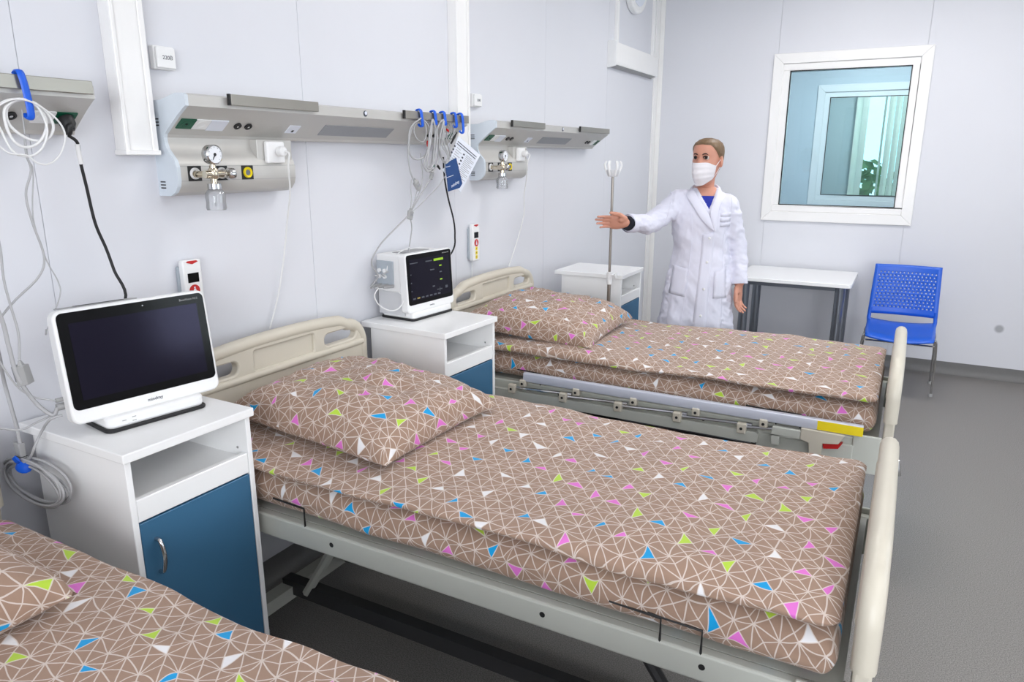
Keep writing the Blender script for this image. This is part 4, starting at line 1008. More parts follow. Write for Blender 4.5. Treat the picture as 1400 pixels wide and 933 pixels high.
cable('sensor_lead', 'thick grey lead curving down into the side of the wide monitor', 'cable', PXS([(-25, 380), (2, 437), (12, 475), (24, 515), (48, 550), (72, 568, XL+.02)], XL)+[P_bot], .0050, 'cable_grey', 'sensor leads')
cable('sensor_lead', 'thin grey lead plugged into the side of the wide monitor', 'cable', PXS([(-15, 470), (8, 508), (25, 530), (46, 543), (70, 547, XL+.02)], XL)+[P_top], .0022, 'cable_grey', 'sensor leads')
cable('sensor_lead', 'thin grey lead lying across the corner of the cabinet top', 'cable', PXS([(-40, 583), (0, 586), (28, 588), (50, 578), (72, 567)], XL+.015)+[P_bot+V((.006, 0, .003))], .0026, 'cable_grey', 'sensor leads')
YC = .905
f = thing('lead_connector', 'dark grey square lead connector above the coiled cable', 'connector', ony(27.5, 616, YC), 0, 'grey lead connectors')
MB().box(-.013, .013, -.008, .008, -.022, .022).build('body', 'grey_plastic', f, smooth=0, bevel=.003); MB().box(-.0135, .0135, -.0085, .0085, -.016, -.014).build('groove', 'black_plastic', f, smooth=0)
cable('sensor_lead', 'thick grey lead hanging down to the square connector above the coil', 'cable', [onx(-30, 400, .17), onx(-4, 475, .15), ony(5, 520, YC), ony(16, 560, YC), ony(23, 585, YC), ony(27.5, 606, YC)], .0046, 'cable_grey', 'sensor leads')
# coil hanging at the side of the cabinet
cx_, cz_ = ony(47, 660, YC).x, ony(47, 660, YC).z
rr = (ony(90, 660, YC).x-ony(5, 660, YC).x)/2
coil = []
T0 = 7; rz_ = (ony(47, 632, YC).z-ony(47, 690, YC).z)/2
for i in range(T0*22+1):
    a = 2*PI*i/22+2.2; k = i/22
    coil.append(V((cx_+(rr*.86+.006*math.sin(k*2.1))*math.cos(a)+.010*math.sin(k*1.3), YC-.003*k+.010+.006*math.sin(a*1.0+k), cz_+(rz_*.86+.004*math.cos(k*1.7))*math.sin(a)+.008*math.sin(k*2.3))))
cable('coiled_cable', 'coil of thick grey cable tied with a blue strap at the cabinet side', 'cable', [onx(85, 568, .235), onx(68, 574, .225), ony(56, 592, .925), ony(47, 612, YC), ony(40, 628, YC)]+coil, .0034, 'cable_grey', 'sensor leads', sub=2)
tie = thing('cable_strap', 'blue strap tying the coil of grey cable', 'strap', ony(36, 635, YC))
MB().tube(smooth_path([V((.018*math.cos(a), .013*math.sin(a)-.004, .004*math.sin(a*2))) for a in [2*PI*i/10 for i in range(10)]], 2, True), .003, 8, ry=.013, closed=True, up=(0, 0, 1)).build('band', 'blue_clip', tie)
MB().tube([(-.012, -.014, .006), (-.004, -.022, .018), (.004, -.020, .024)], .003, 6, ry=.010, up=(1, 0, 0)).build('loose_end', 'blue_clip', tie)
# --- bundle on the middle console
Z1 = lambda l: [(a/7.18+545, b/7.18+145) for a, b in l]
bl = [([(215, 130), (130, 220), (100, 380), (120, 490), (190, 525), (270, 470), (310, 300), (290, 190)], .0030, 'widest loop of grey lead beside the blue hook'),
      ([(205, 125), (150, 220), (180, 320), (245, 350), (272, 250), (250, 160)], .0022, 'short loop of grey lead inside the widest one'),
      ([(330, 140), (305, 260), (290, 420), (250, 560), (280, 640), (330, 600), (345, 450), (360, 280), (350, 170)], .0034, 'long narrow loop of grey lead in front of its twin'),
      ([(330, 145), (320, 280), (300, 430), (275, 560), (300, 620), (345, 560), (370, 420), (375, 270)], .0034, 'long narrow loop of grey lead behind its twin'),
      ([(425, 140), (380, 220), (350, 360), (330, 520), (300, 610), (340, 640), (390, 520), (400, 330), (420, 210)], .0030, 'slanting loop of grey lead crossing the bundle'),
      ([(435, 140), (430, 300), (405, 430), (430, 535), (470, 560), (495, 500), (440, 350), (455, 200)], .0030, 'loop of pale lead ending above the blue card'),
      ([(445, 145), (410, 280), (400, 400), (425, 510), (465, 545), (480, 480), (425, 380), (440, 230)], .0026, 'loop of pale lead behind the one above the blue card'),
      ([(220, 120), (120, 210), (95, 400), (105, 600), (140, 720)], .0026, 'grey lead dropping from the widest loop to an oval connector')]
for i, (l, r, nm) in enumerate(bl):
    cable('sensor_lead', nm, 'cable', PXS(Z1(l), .176+.004*(i % 4)), r*1.2, 'cable_grey', 'sensor leads', closed=i < 7)
XB = .165
def conn(label, pa, pb, X, w, th):
    a, b = onx(*pa, X), onx(*pb, X); t = thing('lead_connector', label, 'connector', b, 0, 'grey lead connectors')
    MB().tube([a-b, (a-b)*.8, (a-b)*.72, V((0, 0, 0))], [w*.4, w*.5, w, w*.85], 8, ry=[th*.5, th*.6, th, th*.9], up=(1, 0, 0)).build('body', 'grey_plastic', t, smooth=40)
    MB().tube([(a-b)*.5+V((th*.9, 0, 0)), (a-b)*.3+V((th*.9, 0, 0))], [w*.5, w*.4], 6, ry=.002, up=(1, 0, 0)).build('grip', 'lens_grey', t)
conn('oval grey connector below the widest loop of leads', (566, 245), (573, 259), XB, .017, .010)
conn('upright grey connector below the long narrow loops', (592, 232), (589, 245), XB, .011, .008)
conn('grey clip block that gathers the leads above the small monitor', (562, 285), (560, 300), XB, .018, .010)
for i, (l, r, nm) in enumerate([
    ([(215, 460), (225, 560), (235, 700), (210, 830), (150, 960), (125, 1010)], .0024, 'grey lead running from the bundle straight to the clip block'),
    ([(300, 640), (320, 690), (260, 800), (190, 920), (130, 1020)], .0028, 'grey lead slanting from the upright connector to the clip block'),
    ([(125, 720), (118, 800), (125, 900), (118, 1010)], .0022, 'thin grey lead falling straight beside the oval connector'),
    ([(185, 815), (165, 900), (130, 1010)], .0022, 'thin grey lead from the oval connector to the clip block'),
    ([(520, 560), (450, 700), (380, 800), (270, 910), (190, 990), (140, 1030)], .0020, 'thin grey lead swinging from the blue card to the clip block')]):
    cable('sensor_lead', nm, 'cable', PXS(Z1(l), XB), r, 'cable_grey', 'sensor leads')
M2 = lambda x, y, z: V((.16, 2.565, NH))+Matrix.Rotation(math.radians(-4), 3, 'Z') @ V((x, y, z))
cable('sensor_lead', 'grey lead bowing out from the clip block to the side of the small monitor', 'cable', PXS([(559, 294), (545, 308, .15), (522, 332, .12), (510, 352, .10), (509, 364, .09), (517, 378, .08)], XB)+[M2(-.105, -.21, .142), M2(-.10, -.165, .146)], .0032, 'cable_grey', 'sensor leads')
cable('sensor_lead', 'grey lead dropping from the clip block to the top of the small monitor', 'cable', PXS([(561, 298), (563, 312, .16), (560, 335, .15), (557, 350, .14), (553, 362, .13)], XB)+[M2(-.06, -.175, .20), M2(-.07, -.158, .185)], .0026, 'cable_grey', 'sensor leads')
cable('sensor_lead', 'white tube curving from the clip block round the module side', 'cable', PXS([(560, 338, .15), (545, 346, .12), (533, 358, .10), (529, 370, .09), (534, 378, .09)], XB)+[M2(-.10, -.18, .19), M2(-.10, -.158, .185)], .0022, 'cable_white', 'sensor leads')
cable('sensor_lead', 'white tube looping low beside the small monitor', 'cable', [M2(-.06, -.165, .146), M2(-.08, -.205, .140)]+PXS([(517, 394, .11), (512, 405, .12), (519, 418, .13), (534, 425, .15), (546, 421, .17), (553, 408, .18)], 0)+[M2(.005, -.155, .125)], .0026, 'cable_white', 'sensor leads')
# coloured lead tips
for i, (p, q_, mt, nm) in enumerate((((284, 340), (286, 400), 'red_plastic', 'red lead clip among the long narrow loops'), ((470, 225), (490, 250), 'red_plastic', 'red lead clip under the rail end'), ((343, 570), (345, 600), 'green_plastic', 'green lead clip above the upright connector'), ((370, 570), (405, 620), 'black_plastic', 'black lead clip beside the green one'), ((570, 260), (515, 370), 'black_plastic', 'long black lead clip behind the printed sheet'))):
    a, b = PXS(Z1([p, q_]), .168)
    o = MB().tube([a-b, (a-b)*.6, V((0, 0, 0))], [.003, .0055, .004], 8).build('lead_clip', mt); o.location = b; tag(o, nm, 'clip', 'coloured lead clips')
for i, l in enumerate(([(480, 170), (500, 240), (480, 300), (520, 360), (560, 200)], [(500, 160), (520, 250), (490, 330), (540, 330), (550, 190)], [(520, 170), (545, 240), (510, 320), (560, 260)], [(475, 250), (470, 330), (490, 420), (510, 500)])):
    cable('sensor_lead', ('thin grey lead tucked under the rail end', 'second thin grey lead tucked under the rail end', 'third thin grey lead tucked under the rail end', 'dark grey lead hanging from the red clip')[i], 'cable', PXS(Z1(l), .163+.003*i), .0018 if i < 3 else .0026, 'cable_grey' if i < 3 else 'grey_plastic', 'sensor leads')
# printed cards hanging on the last hook
def card(name, label, cat, poly, X, th, mt):
    P = PXS(poly, X); o = P[0].copy(); t = thing(name, label, cat, o)
    u_ = (P[1]-P[0]).normalized(); k = len(P)
    m = MB(); nrm = V((1, 0, 0))
    m.add([p-o for p in P]+[p-o+nrm*th for p in P], [tuple(range(k-1, -1, -1)), tuple(range(k, 2*k))]+[(i, (i+1) % k, k+(i+1) % k, k+i) for i in range(k)])
    m.build('sheet', mt, t, smooth=0)
    return t, P
t, P = card('instruction_sheet', 'white printed instruction sheet hanging at a slant behind the blue card', 'sheet', [(626, 186), (656, 212), (629, 263), (604, 232), (612, 226)], .166, .003, 'paper')
A, B, D = onx(626, 186, .1695), onx(656, 212, .1695), onx(602, 234, .1695)
ux, uy = (B-A), (D-A)
def mark(a0, a1, b0, b1, mt='ink'):
    o = A+V((.0, 0, 0)); q_ = [o+ux*a+uy*b-t.location for a, b in ((a0, b0), (a1, b0), (a1, b1), (a0, b1))]
    MB().add(q_+[p+V((.0005, 0, 0)) for p in q_], [(3, 2, 1, 0), (4, 5, 6, 7), (0, 1, 5, 4), (1, 2, 6, 5), (2, 3, 7, 6), (3, 0, 4, 7)]).build('print', mt, t, smooth=0)
for b in (.10, .16): mark(.08, .92, b, b+.018)
for i in range(14):
    b = .24+i*.045; mark(.56, .92 if i % 3 else .80, b, b+.012, 'grey_plastic')
for i in range(9):
    b = .24+i*.06; mark(.14, .38 if i % 2 else .30, b, b+.012, 'grey_plastic')
for i in range(5): mark(.44, .50, .26+i*.09, .30+i*.09, 'ink'); mark(.03, .09, .24+i*.09, .28+i*.09, 'ink')
t, P = card('name_card', 'dark blue plastic card hanging in front of the printed sheet', 'card', [(608.5, 224), (623, 216), (631.5, 251), (628, 257), (612.5, 262)], .176, .003, 'navy_card')
def on_card(px, py): return onx(px, py, .1795)
ex = (on_card(630, 247)-on_card(613, 258)).normalized(); ez = V((1, 0, 0)); ey = ez.cross(ex)
text_mesh('mindray', .021, .0003, MX(ex, ey, ez, on_card(622.5, 251.5)), 'maker_lettering', 'paper', t)
for (x0, y0, x1, y1) in ((609.5, 229, 615.5, 227.5), (610.5, 243.5, 620, 240)):
    a, b = on_card(x0, y0), on_card(x1, y1); d = V((0, 0, .0022))
    q_ = [a-t.location, b-t.location, b+d-t.location, a+d-t.location]
    MB().add(q_+[p+V((.0005, 0, 0)) for p in q_], [(3, 2, 1, 0), (4, 5, 6, 7), (0, 1, 5, 4), (1, 2, 6, 5), (2, 3, 7, 6), (3, 0, 4, 7)]).build('print', 'paper', t, smooth=0)
# ================================================================== the woman in the white coat
RT = V((.997, 4.12, 0)); AR = math.radians(13.6)
EXL, EYL = V((math.cos(AR), math.sin(AR), 0)), V((-math.sin(AR), math.cos(AR), 0))   # to her left (picture right) / to her back
def Lw(x, y, z): return RT+EXL*x+EYL*y+V((0, 0, z))
per = thing('person', 'woman in a white coat and face mask pointing with an outstretched arm', 'person', RT)
SC_ = .00397
def pl(px, py): return ((px-970)*SC_, 1.60-(py-215)*SC_*1.012)     # photo point -> (sideways, height) on her body plane
def interp(tab, z):
    if z <= tab[0][0]: return tab[0][1:]
    for a, b in zip(tab, tab[1:]):
        if z <= b[0]:
            t = (z-a[0])/(b[0]-a[0]); t = t*t*(3-2*t)*.5+t*.5
            return tuple(p+(q-p)*t for p, q in zip(a[1:], b[1:]))
    return tab[-1][1:]
# z, centre, half width, front, back
TORSO = [(.46, -.016, .238, .150, .150), (.63, -.014, .216, .142, .140), (.80, -.010, .196, .135, .135), (.93, -.006, .182, .128, .132), (1.02, -.006, .164, .118, .118), (1.10, -.008, .152, .112, .102),
         (1.18, -.016, .155, .124, .104), (1.25, -.016, .162, .132, .106), (1.31, -.016, .168, .120, .106), (1.36, -.018, .168, .098, .098), (1.385, -.018, .150, .080, .088), (1.405, -.014, .115, .066, .078), (1.425, -.008, .080, .056, .068), (1.440, -.004, .062, .050, .060)]
def torso_pt(z, a, k=1.0, fold=0.0):
    c, hw, f, b = interp(TORSO, z)
    co, s = math.cos(a), math.sin(a)          # a=0 front
    y = -f*co if co > 0 else -b*co
    x = math.copysign(abs(s)**.85, s)*hw
    q = 1+fold
    return Lw(c+x*k*q, y*k*q, z)
def torso(m, k, z0, z1, nz, na=72, folds=0.0):
    rows = []
    for i in range(nz+1):
        z = z0+(z1-z0)*i/nz
        row = []
        for j in range(na):
            a = 2*PI*j/na
            fo = folds*max(0, (1.0-z)/.5)*(.5*math.sin(a*7+1.3*math.sin(z*5))+.5*math.sin(a*11+z*3)) if folds else 0
            row.append(torso_pt(z, a, k, fo))
        rows.append(row)
    m.grid(rows, closev=True)
    n = len(m.v); base = n-(nz+1)*na
    m.f.append(tuple(base+j for j in range(na))); m.f.append(tuple(base+nz*na+j for j in range(na-1, -1, -1)))
def remeshed(m, voxel, name, it=2, fac=.5):
    me = m.mesh(name)
    bm = bmesh.new(); bm.from_mesh(me); bmesh.ops.remove_doubles(bm, verts=bm.verts, dist=1e-6); bmesh.ops.recalc_face_normals(bm, faces=bm.faces); bm.to_mesh(me); bm.free()
    o = bpy.data.objects.new(name, me); COL.objects.link(o)
    r = o.modifiers.new('r', 'REMESH'); r.mode = 'VOXEL'; r.voxel_size = voxel
    dg = bpy.context.evaluated_depsgraph_get(); out = bpy.data.meshes.new_from_object(o.evaluated_get(dg)); bpy.data.objects.remove(o)
    bm = bmesh.new(); bm.from_mesh(out)
    for _ in range(it): bmesh.ops.smooth_vert(bm, verts=bm.verts, factor=fac, use_axis_x=True, use_axis_y=True, use_axis_z=True)
    bm.to_mesh(out); bm.free()
    return out
# ---- joints
SH_R = Lw(-.135, .0, 1.365); EL_R = ony(889, 305, 3.87); WR_R = ony(858, 305.5, 3.655)
SH_L = Lw(.122, .0, 1.345); EL_L = Lw(.196, .03, 1.095); WR_L = Lw(.216, -.02, .900)
# ---- head
HF = math.radians(13.6-24)                  # where the face looks
HX, HY = V((math.cos(HF), math.sin(HF), 0)), V((-math.sin(HF), math.cos(HF), 0))
HC = Lw(-.004, -.012, 0)
HEAD = [(z_, w_*.95, f_, b_) for z_, w_, f_, b_ in ((1.452, .018, .062, -.030), (1.460, .032, .078, -.010), (1.475, .044, .088, .012), (1.500, .057, .091, .040), (1.530, .066, .092, .066), (1.560, .071, .092, .084), (1.600, .074, .091, .096), (1.630, .0755, .092, .100), (1.655, .072, .088, .097), (1.674, .062, .072, .083), (1.687, .044, .048, .058), (1.694, .024, .025, .03), (1.697, .004, .004, .005))]
def head_loc(x, y, z): return HC+HX*x+HY*y+V((0, 0, z))    # y<0 = forward
def head_pt(a, z, off=0.0):
    """a = angle from straight ahead"""
    w_, f, b = interp(HEAD, z)
    c, s = math.cos(a), math.sin(a)
    x = math.copysign(abs(s)**.88, s)*(w_+off)
    y = -math.copysign(abs(c)**.92, c)*((f if c > 0 else b)+off) if True else 0
    if c <= 0: y = abs(c)**.92*(b+off)
    # eye sockets and cheek bones
    if c > 0:
        for sx in (-1, 1):
            d2 = ((x-sx*.032)/.016)**2+((z-1.598)/.011)**2
            y += .009*math.exp(-d2)
        y -= .003*math.exp(-((z-1.617)/.008)**2)*math.exp(-(x/.05)**4)
        y -= .010*math.exp(-(x/.009)**2)*math.exp(-((z-1.585)/.02)**2)
    return head_loc(x, y, z)
body = MB()
rows = []
zs = [1.452+.245*i/44 for i in range(45)]
for z in zs: rows.append([head_pt(2*PI*j/64, z) for j in range(64)])
body.grid(rows, closev=True); nb = len(body.v)-45*64
body.f.append(tuple(nb+j for j in range(64))); body.f.append(tuple(nb+44*64+j for j in range(63, -1, -1)))
for sx in (-1, 1):      # ears
    Me = MX(HX, HY, V((0, 0, 1)), (0, 0, 0)).to_3x3() @ Matrix.Rotation(sx*.25, 3, 'Z')
    body.sphere(head_loc(sx*.079, .012, 1.578), (.008, .019, .031), 14, 10, Me.to_4x4())
    body.sphere(head_loc(sx*.077, .008, 1.556), (.006, .009, .010), 10, 8, Me.to_4x4())
body.tube([head_loc(0, -.085, 1.60), head_loc(0, -.103, 1.572), head_loc(0, -.110, 1.553), head_loc(0, -.09, 1.545)], [.008, .011, .014, .012], 12)
body.tube([head_loc(0, .022, 1.53), head_loc(0, .020, 1.49), Lw(-.004, .012, 1.43), Lw(-.006, .018, 1.36)], [.042, .040, .045, .060], 20)
torso(body, .90, .80, 1.440, 44, 60)
def limb(m, pts, rs, n=16): m.tube(smooth_path(pts, 4), [rs[min(int(i/4), len(rs)-2)]*(1-(i % 4)/4)+rs[min(int(i/4)+1, len(rs)-1)]*((i % 4)/4) for i in range((len(pts)-1)*4)]+[rs[-1]], n)
limb(body, [SH_R, (SH_R+EL_R)/2, EL_R, (EL_R+WR_R)/2, WR_R], [.055, .046, .038, .036, .026])
limb(body, [SH_L, (SH_L+EL_L)/2, EL_L, (EL_L+WR_L)/2, WR_L], [.052, .045, .038, .036, .026])
for sx in (-.105, .045):
    limb(body, [Lw(sx, 0, .86), Lw(sx, -.005, .68), Lw(sx, -.01, .47), Lw(sx, .01, .30), Lw(sx, .012, .085)], [.088, .072, .052, .050, .034])
    body.tube([Lw(sx, .045, .04), Lw(sx, .0, .05), Lw(sx, -.08, .035), Lw(sx, -.15, .022)], [.028, .034, .038, .028], 12, ry=[.03, .036, .024, .016], up=(0, 0, 1))
NAILS = []
def hand(m, W_, d, a, curl, thumb_curl, side):
    d = V(d).normalized(); a = (V(a)-d*V(a).dot(d)).normalized(); n_ = d.cross(a)*side   # n_ = palm normal
    secs = [(-.012, .026, .019), (.01, .027, .018), (.03, .033, .016), (.055, .040, .0145), (.078, .041, .0125), (.090, .037, .010)]
    m.tube([W_+d*s for s, _, _ in secs], [q for _, q, _ in secs], 18, ry=[q for _, _, q in secs], up=n_)
    # ball of the thumb
    m.sphere(W_+d*.034+a*.022+n_*.008, .019, 12, 8)
    for k, (of, ln, r, c) in enumerate(((.0285, .080, .0078, 1.0), (.0097, .088, .0080, 1.0), (-.0093, .081, .0077, 1.15), (-.0275, .064, .0070, 1.35))):
        p = W_+d*.078+a*of; dirn = (d+a*(of*.25)).normalized(); pts = [p]; 
        for j, fr in enumerate((.46, .30, .24)):
            ang = math.radians(curl[k][j]); dirn = (dirn*math.cos(ang)+n_*math.sin(ang)).normalized()
            p = p+dirn*(ln*fr+.004*(j == 0)); pts.append(p)
        m.tube([pts[0]-d*.01]+pts+[pts[-1]+dirn*.005], [r, r, r*.97, r*.88, r*.72, r*.35], 12)
        NAILS.append((pts[-1]-dirn*.004-n_*(r*.55), dirn, a, n_))
    p = W_+d*.020+a*.030+n_*.006; t1 = (d*.72+a*.62+n_*.35).normalized(); t2 = (d*math.cos(thumb_curl)+a*.18+n_*.30*math.sin(thumb_curl)+n_*.15).normalized()
    pts = [p, p+t1*.036, p+t1*.036+t2*.030, p+t1*.036+t2*.052]
    m.tube([pts[0]-t1*.012]+pts+[pts[-1]+t2*.004], [.015, .0145, .0115, .0105, .0082, .004], 12)
tipR = ony(815, 301.5, 3.60)
hand(body, WR_R, (tipR-WR_R), V((.10, -.30, 1.0)), [(8, 10, 6), (4, 8, 6), (6, 10, 8), (12, 14, 8)], .2, -1)
hand(body, WR_L, V((-.02, -.10, -1)), V((-.35, -.90, .1)), [(18, 30, 18), (20, 32, 20), (24, 34, 20), (28, 36, 20)], .35, -1)
bme = remeshed(body, .0035, 'body', 2, .5)
for v_ in bme.vertices: v_.co -= RT
ob = finish('body', bme, 'skin', per, 180)
# ---- coat
coat = MB()
torso(coat, 1.0, .47, 1.440, 80, 96, .05)
def sleeve(pts, rs): limb(coat, pts, rs, 28)
cuffR = WR_R+(EL_R-WR_R).normalized()*.008
sleeve([Lw(-.10, .0, 1.352), SH_R+V((0, 0, -.010)), (SH_R*.5+EL_R*.5)+V((0, 0, -.004)), EL_R+V((0, 0, -.004)), (EL_R+WR_R)/2, cuffR], [.070, .073, .060, .056, .049, .047])
cuffL = WR_L+(EL_L-WR_L).normalized()*.012
sleeve([Lw(.085, .0, 1.335), SH_L+V((0, 0, -.012)), (SH_L+EL_L)/2, EL_L, (EL_L+WR_L)/2, cuffL], [.068, .068, .056, .051, .047, .045])
cme = remeshed(coat, .0065, 'coat', 4, .5)
# neckline: the cloth turns inward inside the V; folds elsewhere
VA = pl(976, 284); VLt = pl(950, 243); VRt = pl(989, 246)
def inv(p):      # world -> body plane
    d = p-RT; return d.dot(EXL), d.dot(EYL), p.z
def in_v(x, z):
    if z < VA[1] or z > 1.47: return 0
    t = (z-VA[1])/(VLt[1]-VA[1]); xl = VA[0]+(VLt[0]-VA[0])*t; xr = VA[0]+(VRt[0]-VA[0])*t
    return min(x-xl, xr-x)
cme.update()
nrm = [v_.normal.copy() for v_ in cme.vertices]
for v_, n_ in zip(cme.vertices, nrm):
    x, y, z = inv(v_.co)
    q = in_v(x, z)
    if q > 0 and y < .03: v_.co += EYL*min(.05, q*4.0+.006)
    else:
        arm = x < -.17 or (x > .125 and z < 1.33)
        p = v_.co
        if arm:
            ax = (p-EL_R) if x < 0 else (p-EL_L)
            wv = fbm(p.x*14, p.y*14+p.z*10, p.z*24)*.008+fbm(p.x*40, p.y*30, p.z*45)*.0025
        else:
            wv = fbm(x*10+z*8, y*6, z*5)*.008+fbm(x*30, y*20, z*16-x*10)*.0028
            if z < 1.0: wv += fbm(x*9, y*9, z*1.4)*.009
        v_.co += n_*wv
cbvh_v = [v_.co.copy() for v_ in cme.vertices]; cbvh = BVHTree.FromPolygons(cbvh_v, [tuple(p.vertices) for p in cme.polygons])
for v_ in cme.vertices: v_.co -= RT
coat_o = finish('coat', cme, 'coat_cloth', per, 180)
coat_o['label'] = 'long white buttoned coat'
bv = BVHTree.FromPolygons([v_.co+RT for v_ in bme.vertices], [tuple(p.vertices) for p in bme.polygons])
def proj_front(tree, x, z, off, default=-.08):
    o = Lw(x, -.6, z); h, n_, i, d = tree.ray_cast(o, EYL, 1.0)
    if h is None: return Lw(x, default-off, z)
    return h-EYL*off
def patch(name, left, right, material, off, th, nc=5, sub=4, tree=None, parent=None):
    """cloth patch between two photo polylines, laid on the body"""
    tree = tree or cbvh
    l = [V((*pl(*p), 0)) for p in left]; r = [V((*pl(*p), 0)) for p in right]
    l = smooth_path(l, sub); r = smooth_path(r, sub); P = []
    for a, b in zip(l, r):
        P.append([proj_front(tree, a.x+(b.x-a.x)*j/nc, a.y+(b.y-a.y)*j/nc, off) for j in range(nc+1)])
    # a smooth lie: average depth along the strip
    o = MB().grid(P).build(name, material, parent or coat_o, smooth=60)
    for v_ in o.data.vertices: v_.co -= RT
    s = o.modifiers.new('thick', 'SOLIDIFY'); s.thickness = th; s.offset = 1
    return o
def seam(pts, r=.0016, name='seam', off=.0015, material='coat_cloth'):
    P = smooth_path([V((*pl(*p), 0)) for p in pts], 8)
    Q = [proj_front(cbvh, p.x, p.y, off)-RT for p in P]
    return MB().tube(Q, r, 6).build(name, material, coat_o, smooth=60)
# blue shirt in the neckline
patch('shirt', [(960, 266), (965, 274), (975, 289)], [(990, 266), (986, 274), (977, 289)], 'royal_blue', .004, .003, 8, 4, bv, per)
# lapels
def ribbon(name, rows, off, th, nc=6):
    """rows of photo points (inner, outer); depth is that of the coat outside the V so that the lapel bridges the neckline"""
    P = []
    for a, b in rows:
        A_, B_ = pl(*a), pl(*b)
        row = []
        for j in range(nc+1):
            t = j/nc; x, z = A_[0]+(B_[0]-A_[0])*t, A_[1]+(B_[1]-A_[1])*t
            tz = torso_front(x, z); row.append(Lw(x, tz-off-.004*math.sin(PI*t), z)-RT)
        P.append(row)
    o = MB().grid(P).build(name, 'coat_cloth', coat_o, smooth=60)
    s = o.modifiers.new('thick', 'SOLIDIFY'); s.thickness = th; s.offset = 0
    sb = o.modifiers.new('sub', 'SUBSURF'); sb.levels = 1; sb.render_levels = 2
    return o
def torso_front(x, z):
    c, hw, f, b = interp(TORSO, min(z, 1.435)); q = max(-1, min(1, (x-c)/hw)); s = abs(q)**(1/.85)
    return -f*math.sqrt(max(0, 1-s*s))
ribbon('lapel', [((954, 258), (943, 262)), ((957, 264), (945, 269)), ((962, 271), (951, 275)), ((968, 279), (957, 284)), ((976, 290), (966, 297)), ((981, 299), (975, 305)), ((986, 312), (984, 313))], .012, .004)
ribbon('lapel', [((986, 258), (996, 262)), ((985, 264), (996, 270)), ((982, 271), (990, 276)), ((979, 279), (988, 286)), ((977, 286), (988, 296)), ((979, 297), (987, 305)), ((984, 312), (987, 313))], .014, .004)
# collar standing round the neck
P = []
for i in range(25):
    a = math.radians(-118+236*i/24)          # 0 = back
    k = abs(a)/math.radians(118)
    x, y = math.sin(a)*(.066+.006*k), math.cos(a)*.072+.004
    zt = 1.462-.030*k**2; zb = 1.424-.026*k**2
    P.append([Lw(-.004+x*.92, y*.92, zb-.004)-RT, Lw(-.004+x*.94, y*.94, zt)-RT, Lw(-.004+x*1.10, y*1.10, zt-.004)-RT, Lw(-.004+x*1.42, y*1.34, zb-.014)-RT])
o = MB().grid(P).build('collar', 'coat_cloth', coat_o, smooth=80); s = o.modifiers.new('thick', 'SOLIDIFY'); s.thickness = .003; s.offset = 0
sb = o.modifiers.new('sub', 'SUBSURF'); sb.levels = 1; sb.render_levels = 2
patch('front_placket', [(985, 314), (985, 345), (983, 400), (982, 470)], [(969, 318), (969, 345), (966, 400), (962, 470)], 'coat_cloth', .0025, .0025, 4, 6)
for q in ((979, 322), (978, 355), (976, 392), (974, 430)):
    c = proj_front(cbvh, *pl(*q), .006)-RT
    bt = MB(); bt.sphere((0, 0, 0), (.008, .003, .008), 12, 6); bt.v = [tuple(V(p)+c) for p in bt.v]; bt.build('button', 'white_plastic', coat_o)
seam([(940, 262), (951, 285), (955, 320), (953, 380), (946, 460)]); seam([(1002, 300), (998, 320), (999, 350), (1001, 400), (1004, 450)])
seam([(922, 259), (924, 272), (922, 288), (918, 302)], .002)
seam([(1005, 266), (1006, 282), (1004, 300)], .002)
patch('pocket', [(931, 362), (930, 380), (927, 402)], [(953, 366), (952, 384), (950, 405)], 'coat_cloth', .003, .003, 6, 4)
patch('pocket', [(989, 368), (989, 385), (989, 405)], [(1004, 362), (1005, 385), (1007, 405)], 'coat_cloth', .003, .003, 4, 4)
for i in range(3):
    patch('breast_pocket', [(992, 288+i*7), (992, 293+i*7)], [(1006, 287+i*7), (1005, 293+i*7)], 'coat_cloth', .003+.001*i, .003, 4, 2)
# cuffs: dark sleeve showing at the outstretched wrist
dR = (WR_R-EL_R).normalized()
MB().tube([cuffR-dR*.01-RT, cuffR+dR*.005-RT, cuffR+dR*.018-RT], [.040, .039, .034], 20).build('undersleeve', 'navy_cloth', per, smooth=60)
MB().tube([cuffR-dR*.035-RT, cuffR-dR*.001-RT, cuffR+dR*.005-RT], [.0495, .050, .047], 24, caps=False).build('cuff', 'coat_cloth', coat_o, smooth=60)
dL = (WR_L-EL_L).normalized()
MB().tube([cuffL-dL*.03-RT, cuffL-RT, cuffL+dL*.006-RT], [.0465, .0475, .045], 24, caps=False).build('cuff', 'coat_cloth', coat_o, smooth=60)
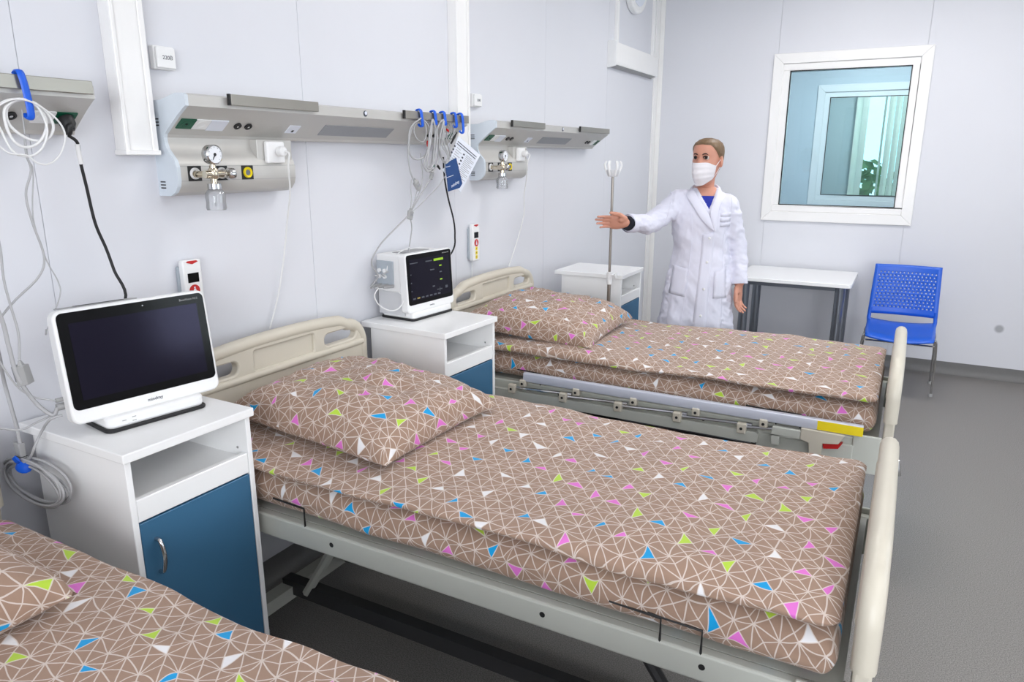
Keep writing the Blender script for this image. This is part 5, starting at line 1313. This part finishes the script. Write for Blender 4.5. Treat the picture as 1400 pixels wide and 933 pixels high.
# ---- face
def eye(sx):
    c = head_loc(sx*.032, -.0765, 1.598)
    e = MB().sphere((0, 0, 0), .0125, 16, 12); e.v = [tuple(V(p)+c-RT) for p in e.v]; eo = e.build('eye', 'eye_white', per)
    d = (-HY+EXL*.10).normalized(); i = c+d*.0095
    MB().tube([i-RT-d*.002, i+d*.0032-RT, i+d*.0038-RT], [.0078, .0072, .004], 14).build('iris', 'eye_dark', eo)
    arcu = [head_pt(math.atan2(x_*1.0, .085), 1.598+z_, .004)-RT for x_, z_ in ((sx*.0165, .0015), (sx*.023, .0062), (sx*.032, .0085), (sx*.041, .0065), (sx*.049, .002))]
    MB().tube(smooth_path([p-HY*.0055 for p in arcu], 3), [.0014]+[.0034]*11+[.0014], 8).build('upper_lash', 'lash', eo)
    arcl = [head_pt(math.atan2(x_*1.0, .085), 1.598+z_, .004)-RT for x_, z_ in ((sx*.018, -.002), (sx*.032, -.0072), (sx*.047, -.001))]
    MB().tube(smooth_path([p-HY*.004 for p in arcl], 3), .0013, 6).build('lower_lash', 'lash', eo)
    for zz, rr_ in ((.0092, .0056), (-.0100, .0048)):
        ld = [head_pt(math.atan2(x_, .085), 1.598+zz*(1-.35*((x_-sx*.032)/.018)**2), .0005)-RT for x_ in (sx*.014, sx*.023, sx*.032, sx*.041, sx*.051)]
        MB().tube(smooth_path(ld, 3), [rr_*.6]+[rr_]*11+[rr_*.6], 8).build('eyelid', 'skin', eo)
    br = [head_pt(math.atan2(x_, .088), 1.598+z_, .0045)-RT for x_, z_ in ((sx*.013, .0165), (sx*.024, .0205), (sx*.038, .0215), (sx*.052, .0145))]
    MB().tube(smooth_path(br, 4), [.0022]+[.003]*8+[.0024, .002, .0014, .0008], 8).build('eyebrow', 'lash', per)
eye(-1); eye(1)
# face mask
P = []; na, nz = 40, 26
for i in range(nz+1):
    t = i/nz; row = []
    for j in range(na+1):
        a = math.radians(-72+144*j/na); s = abs(a)/math.radians(72)
        zt = 1.573-.016*s*s-.002*math.cos(a*6); zb = 1.449+.036*s*s
        z = zb+(zt-zb)*t
        tent = .030*math.exp(-(a/.42)**2)*min(1, t*2.2)+.012*math.exp(-(a/.8)**2)*(1-t)
        pleat = .0022*math.sin(t*4*2*PI)*(1-s)*(.15 < t < .9)
        row.append(head_pt(a, max(z, 1.463), .006+tent+pleat)-V((0, 0, max(0, 1.463-z)))-RT)
    P.append(row)
o = MB().grid(P).build('face_mask', 'mask_cloth', per, smooth=60); s = o.modifiers.new('thick', 'SOLIDIFY'); s.thickness = .0018; s.offset = 0
for sx in (-1, 1):
    for z0, z1 in ((1.556, 1.600), (1.490, 1.556)):
        pts = [head_pt(sx*math.radians(70), z0, .008), head_pt(sx*math.radians(84), (z0+z1)/2, .007), head_pt(sx*math.radians(95), z1, .009)]
        MB().tube([p-RT for p in smooth_path(pts, 4)], .0016, 6).build('ear_loop', 'mask_cloth', o)
# hair combed back
P = []; na, nz = 72, 22
for j in range(na):
    a = -PI+2*PI*j/na; s = abs(a)
    if s < math.radians(38): zl = 1.668-.004*(s/.66)
    elif s < math.radians(80): zl = 1.664-(1.664-1.610)*((s-.663)/(math.radians(80)-.663))**1.4
    elif s < math.radians(112): zl = 1.610-(1.610-1.560)*((s-math.radians(80))/math.radians(32))
    else: zl = 1.560-(1.560-1.505)*min(1, (s-math.radians(112))/math.radians(30))
    col = []
    for i in range(nz+1):
        t = i/nz; z = zl+(1.6965-zl)*t
        o_ = .001+.0055*min(1, t*4)+.006*min(1, t*3)*max(0, -math.cos(a))+.0012*math.sin(a*46+t*5)
        p = head_pt(a, z, o_); p.z += .007*min(1, t*2)*max(0, (z-1.66)/.037)
        col.append(p-RT)
    P.append(col)
MB().grid(P, closeu=True).build('hair', 'hair', per, smooth=80)
b_ = MB(); b_.sphere(head_loc(0, .105, 1.575)-RT, (.030, .022, .032), 16, 12); b_.build('hair_bun', 'hair', per)
for c, d, a, n_ in NAILS[:4]:
    m = MB(); Mn = MX(a, d, -n_, (0, 0, 0)); m.sphere(c-RT, (.0052, .0072, .0022), 10, 6, Mn); m.build('fingernail', 'nail', per)
for sx in (-.105, .045):
    sh = MB().tube([Lw(sx, .058, .030)-RT, Lw(sx, .04, .034)-RT, Lw(sx, -.03, .038)-RT, Lw(sx, -.10, .030)-RT, Lw(sx, -.165, .022)-RT, Lw(sx, -.185, .018)-RT], [.022, .034, .038, .045, .036, .015], 16, ry=[.028, .034, .038, .030, .022, .012], up=(0, 0, 1))
    sh.v = [(x, y, max(0, z)) for x, y, z in sh.v]; sh.build('shoe', 'shoe', per, smooth=60)
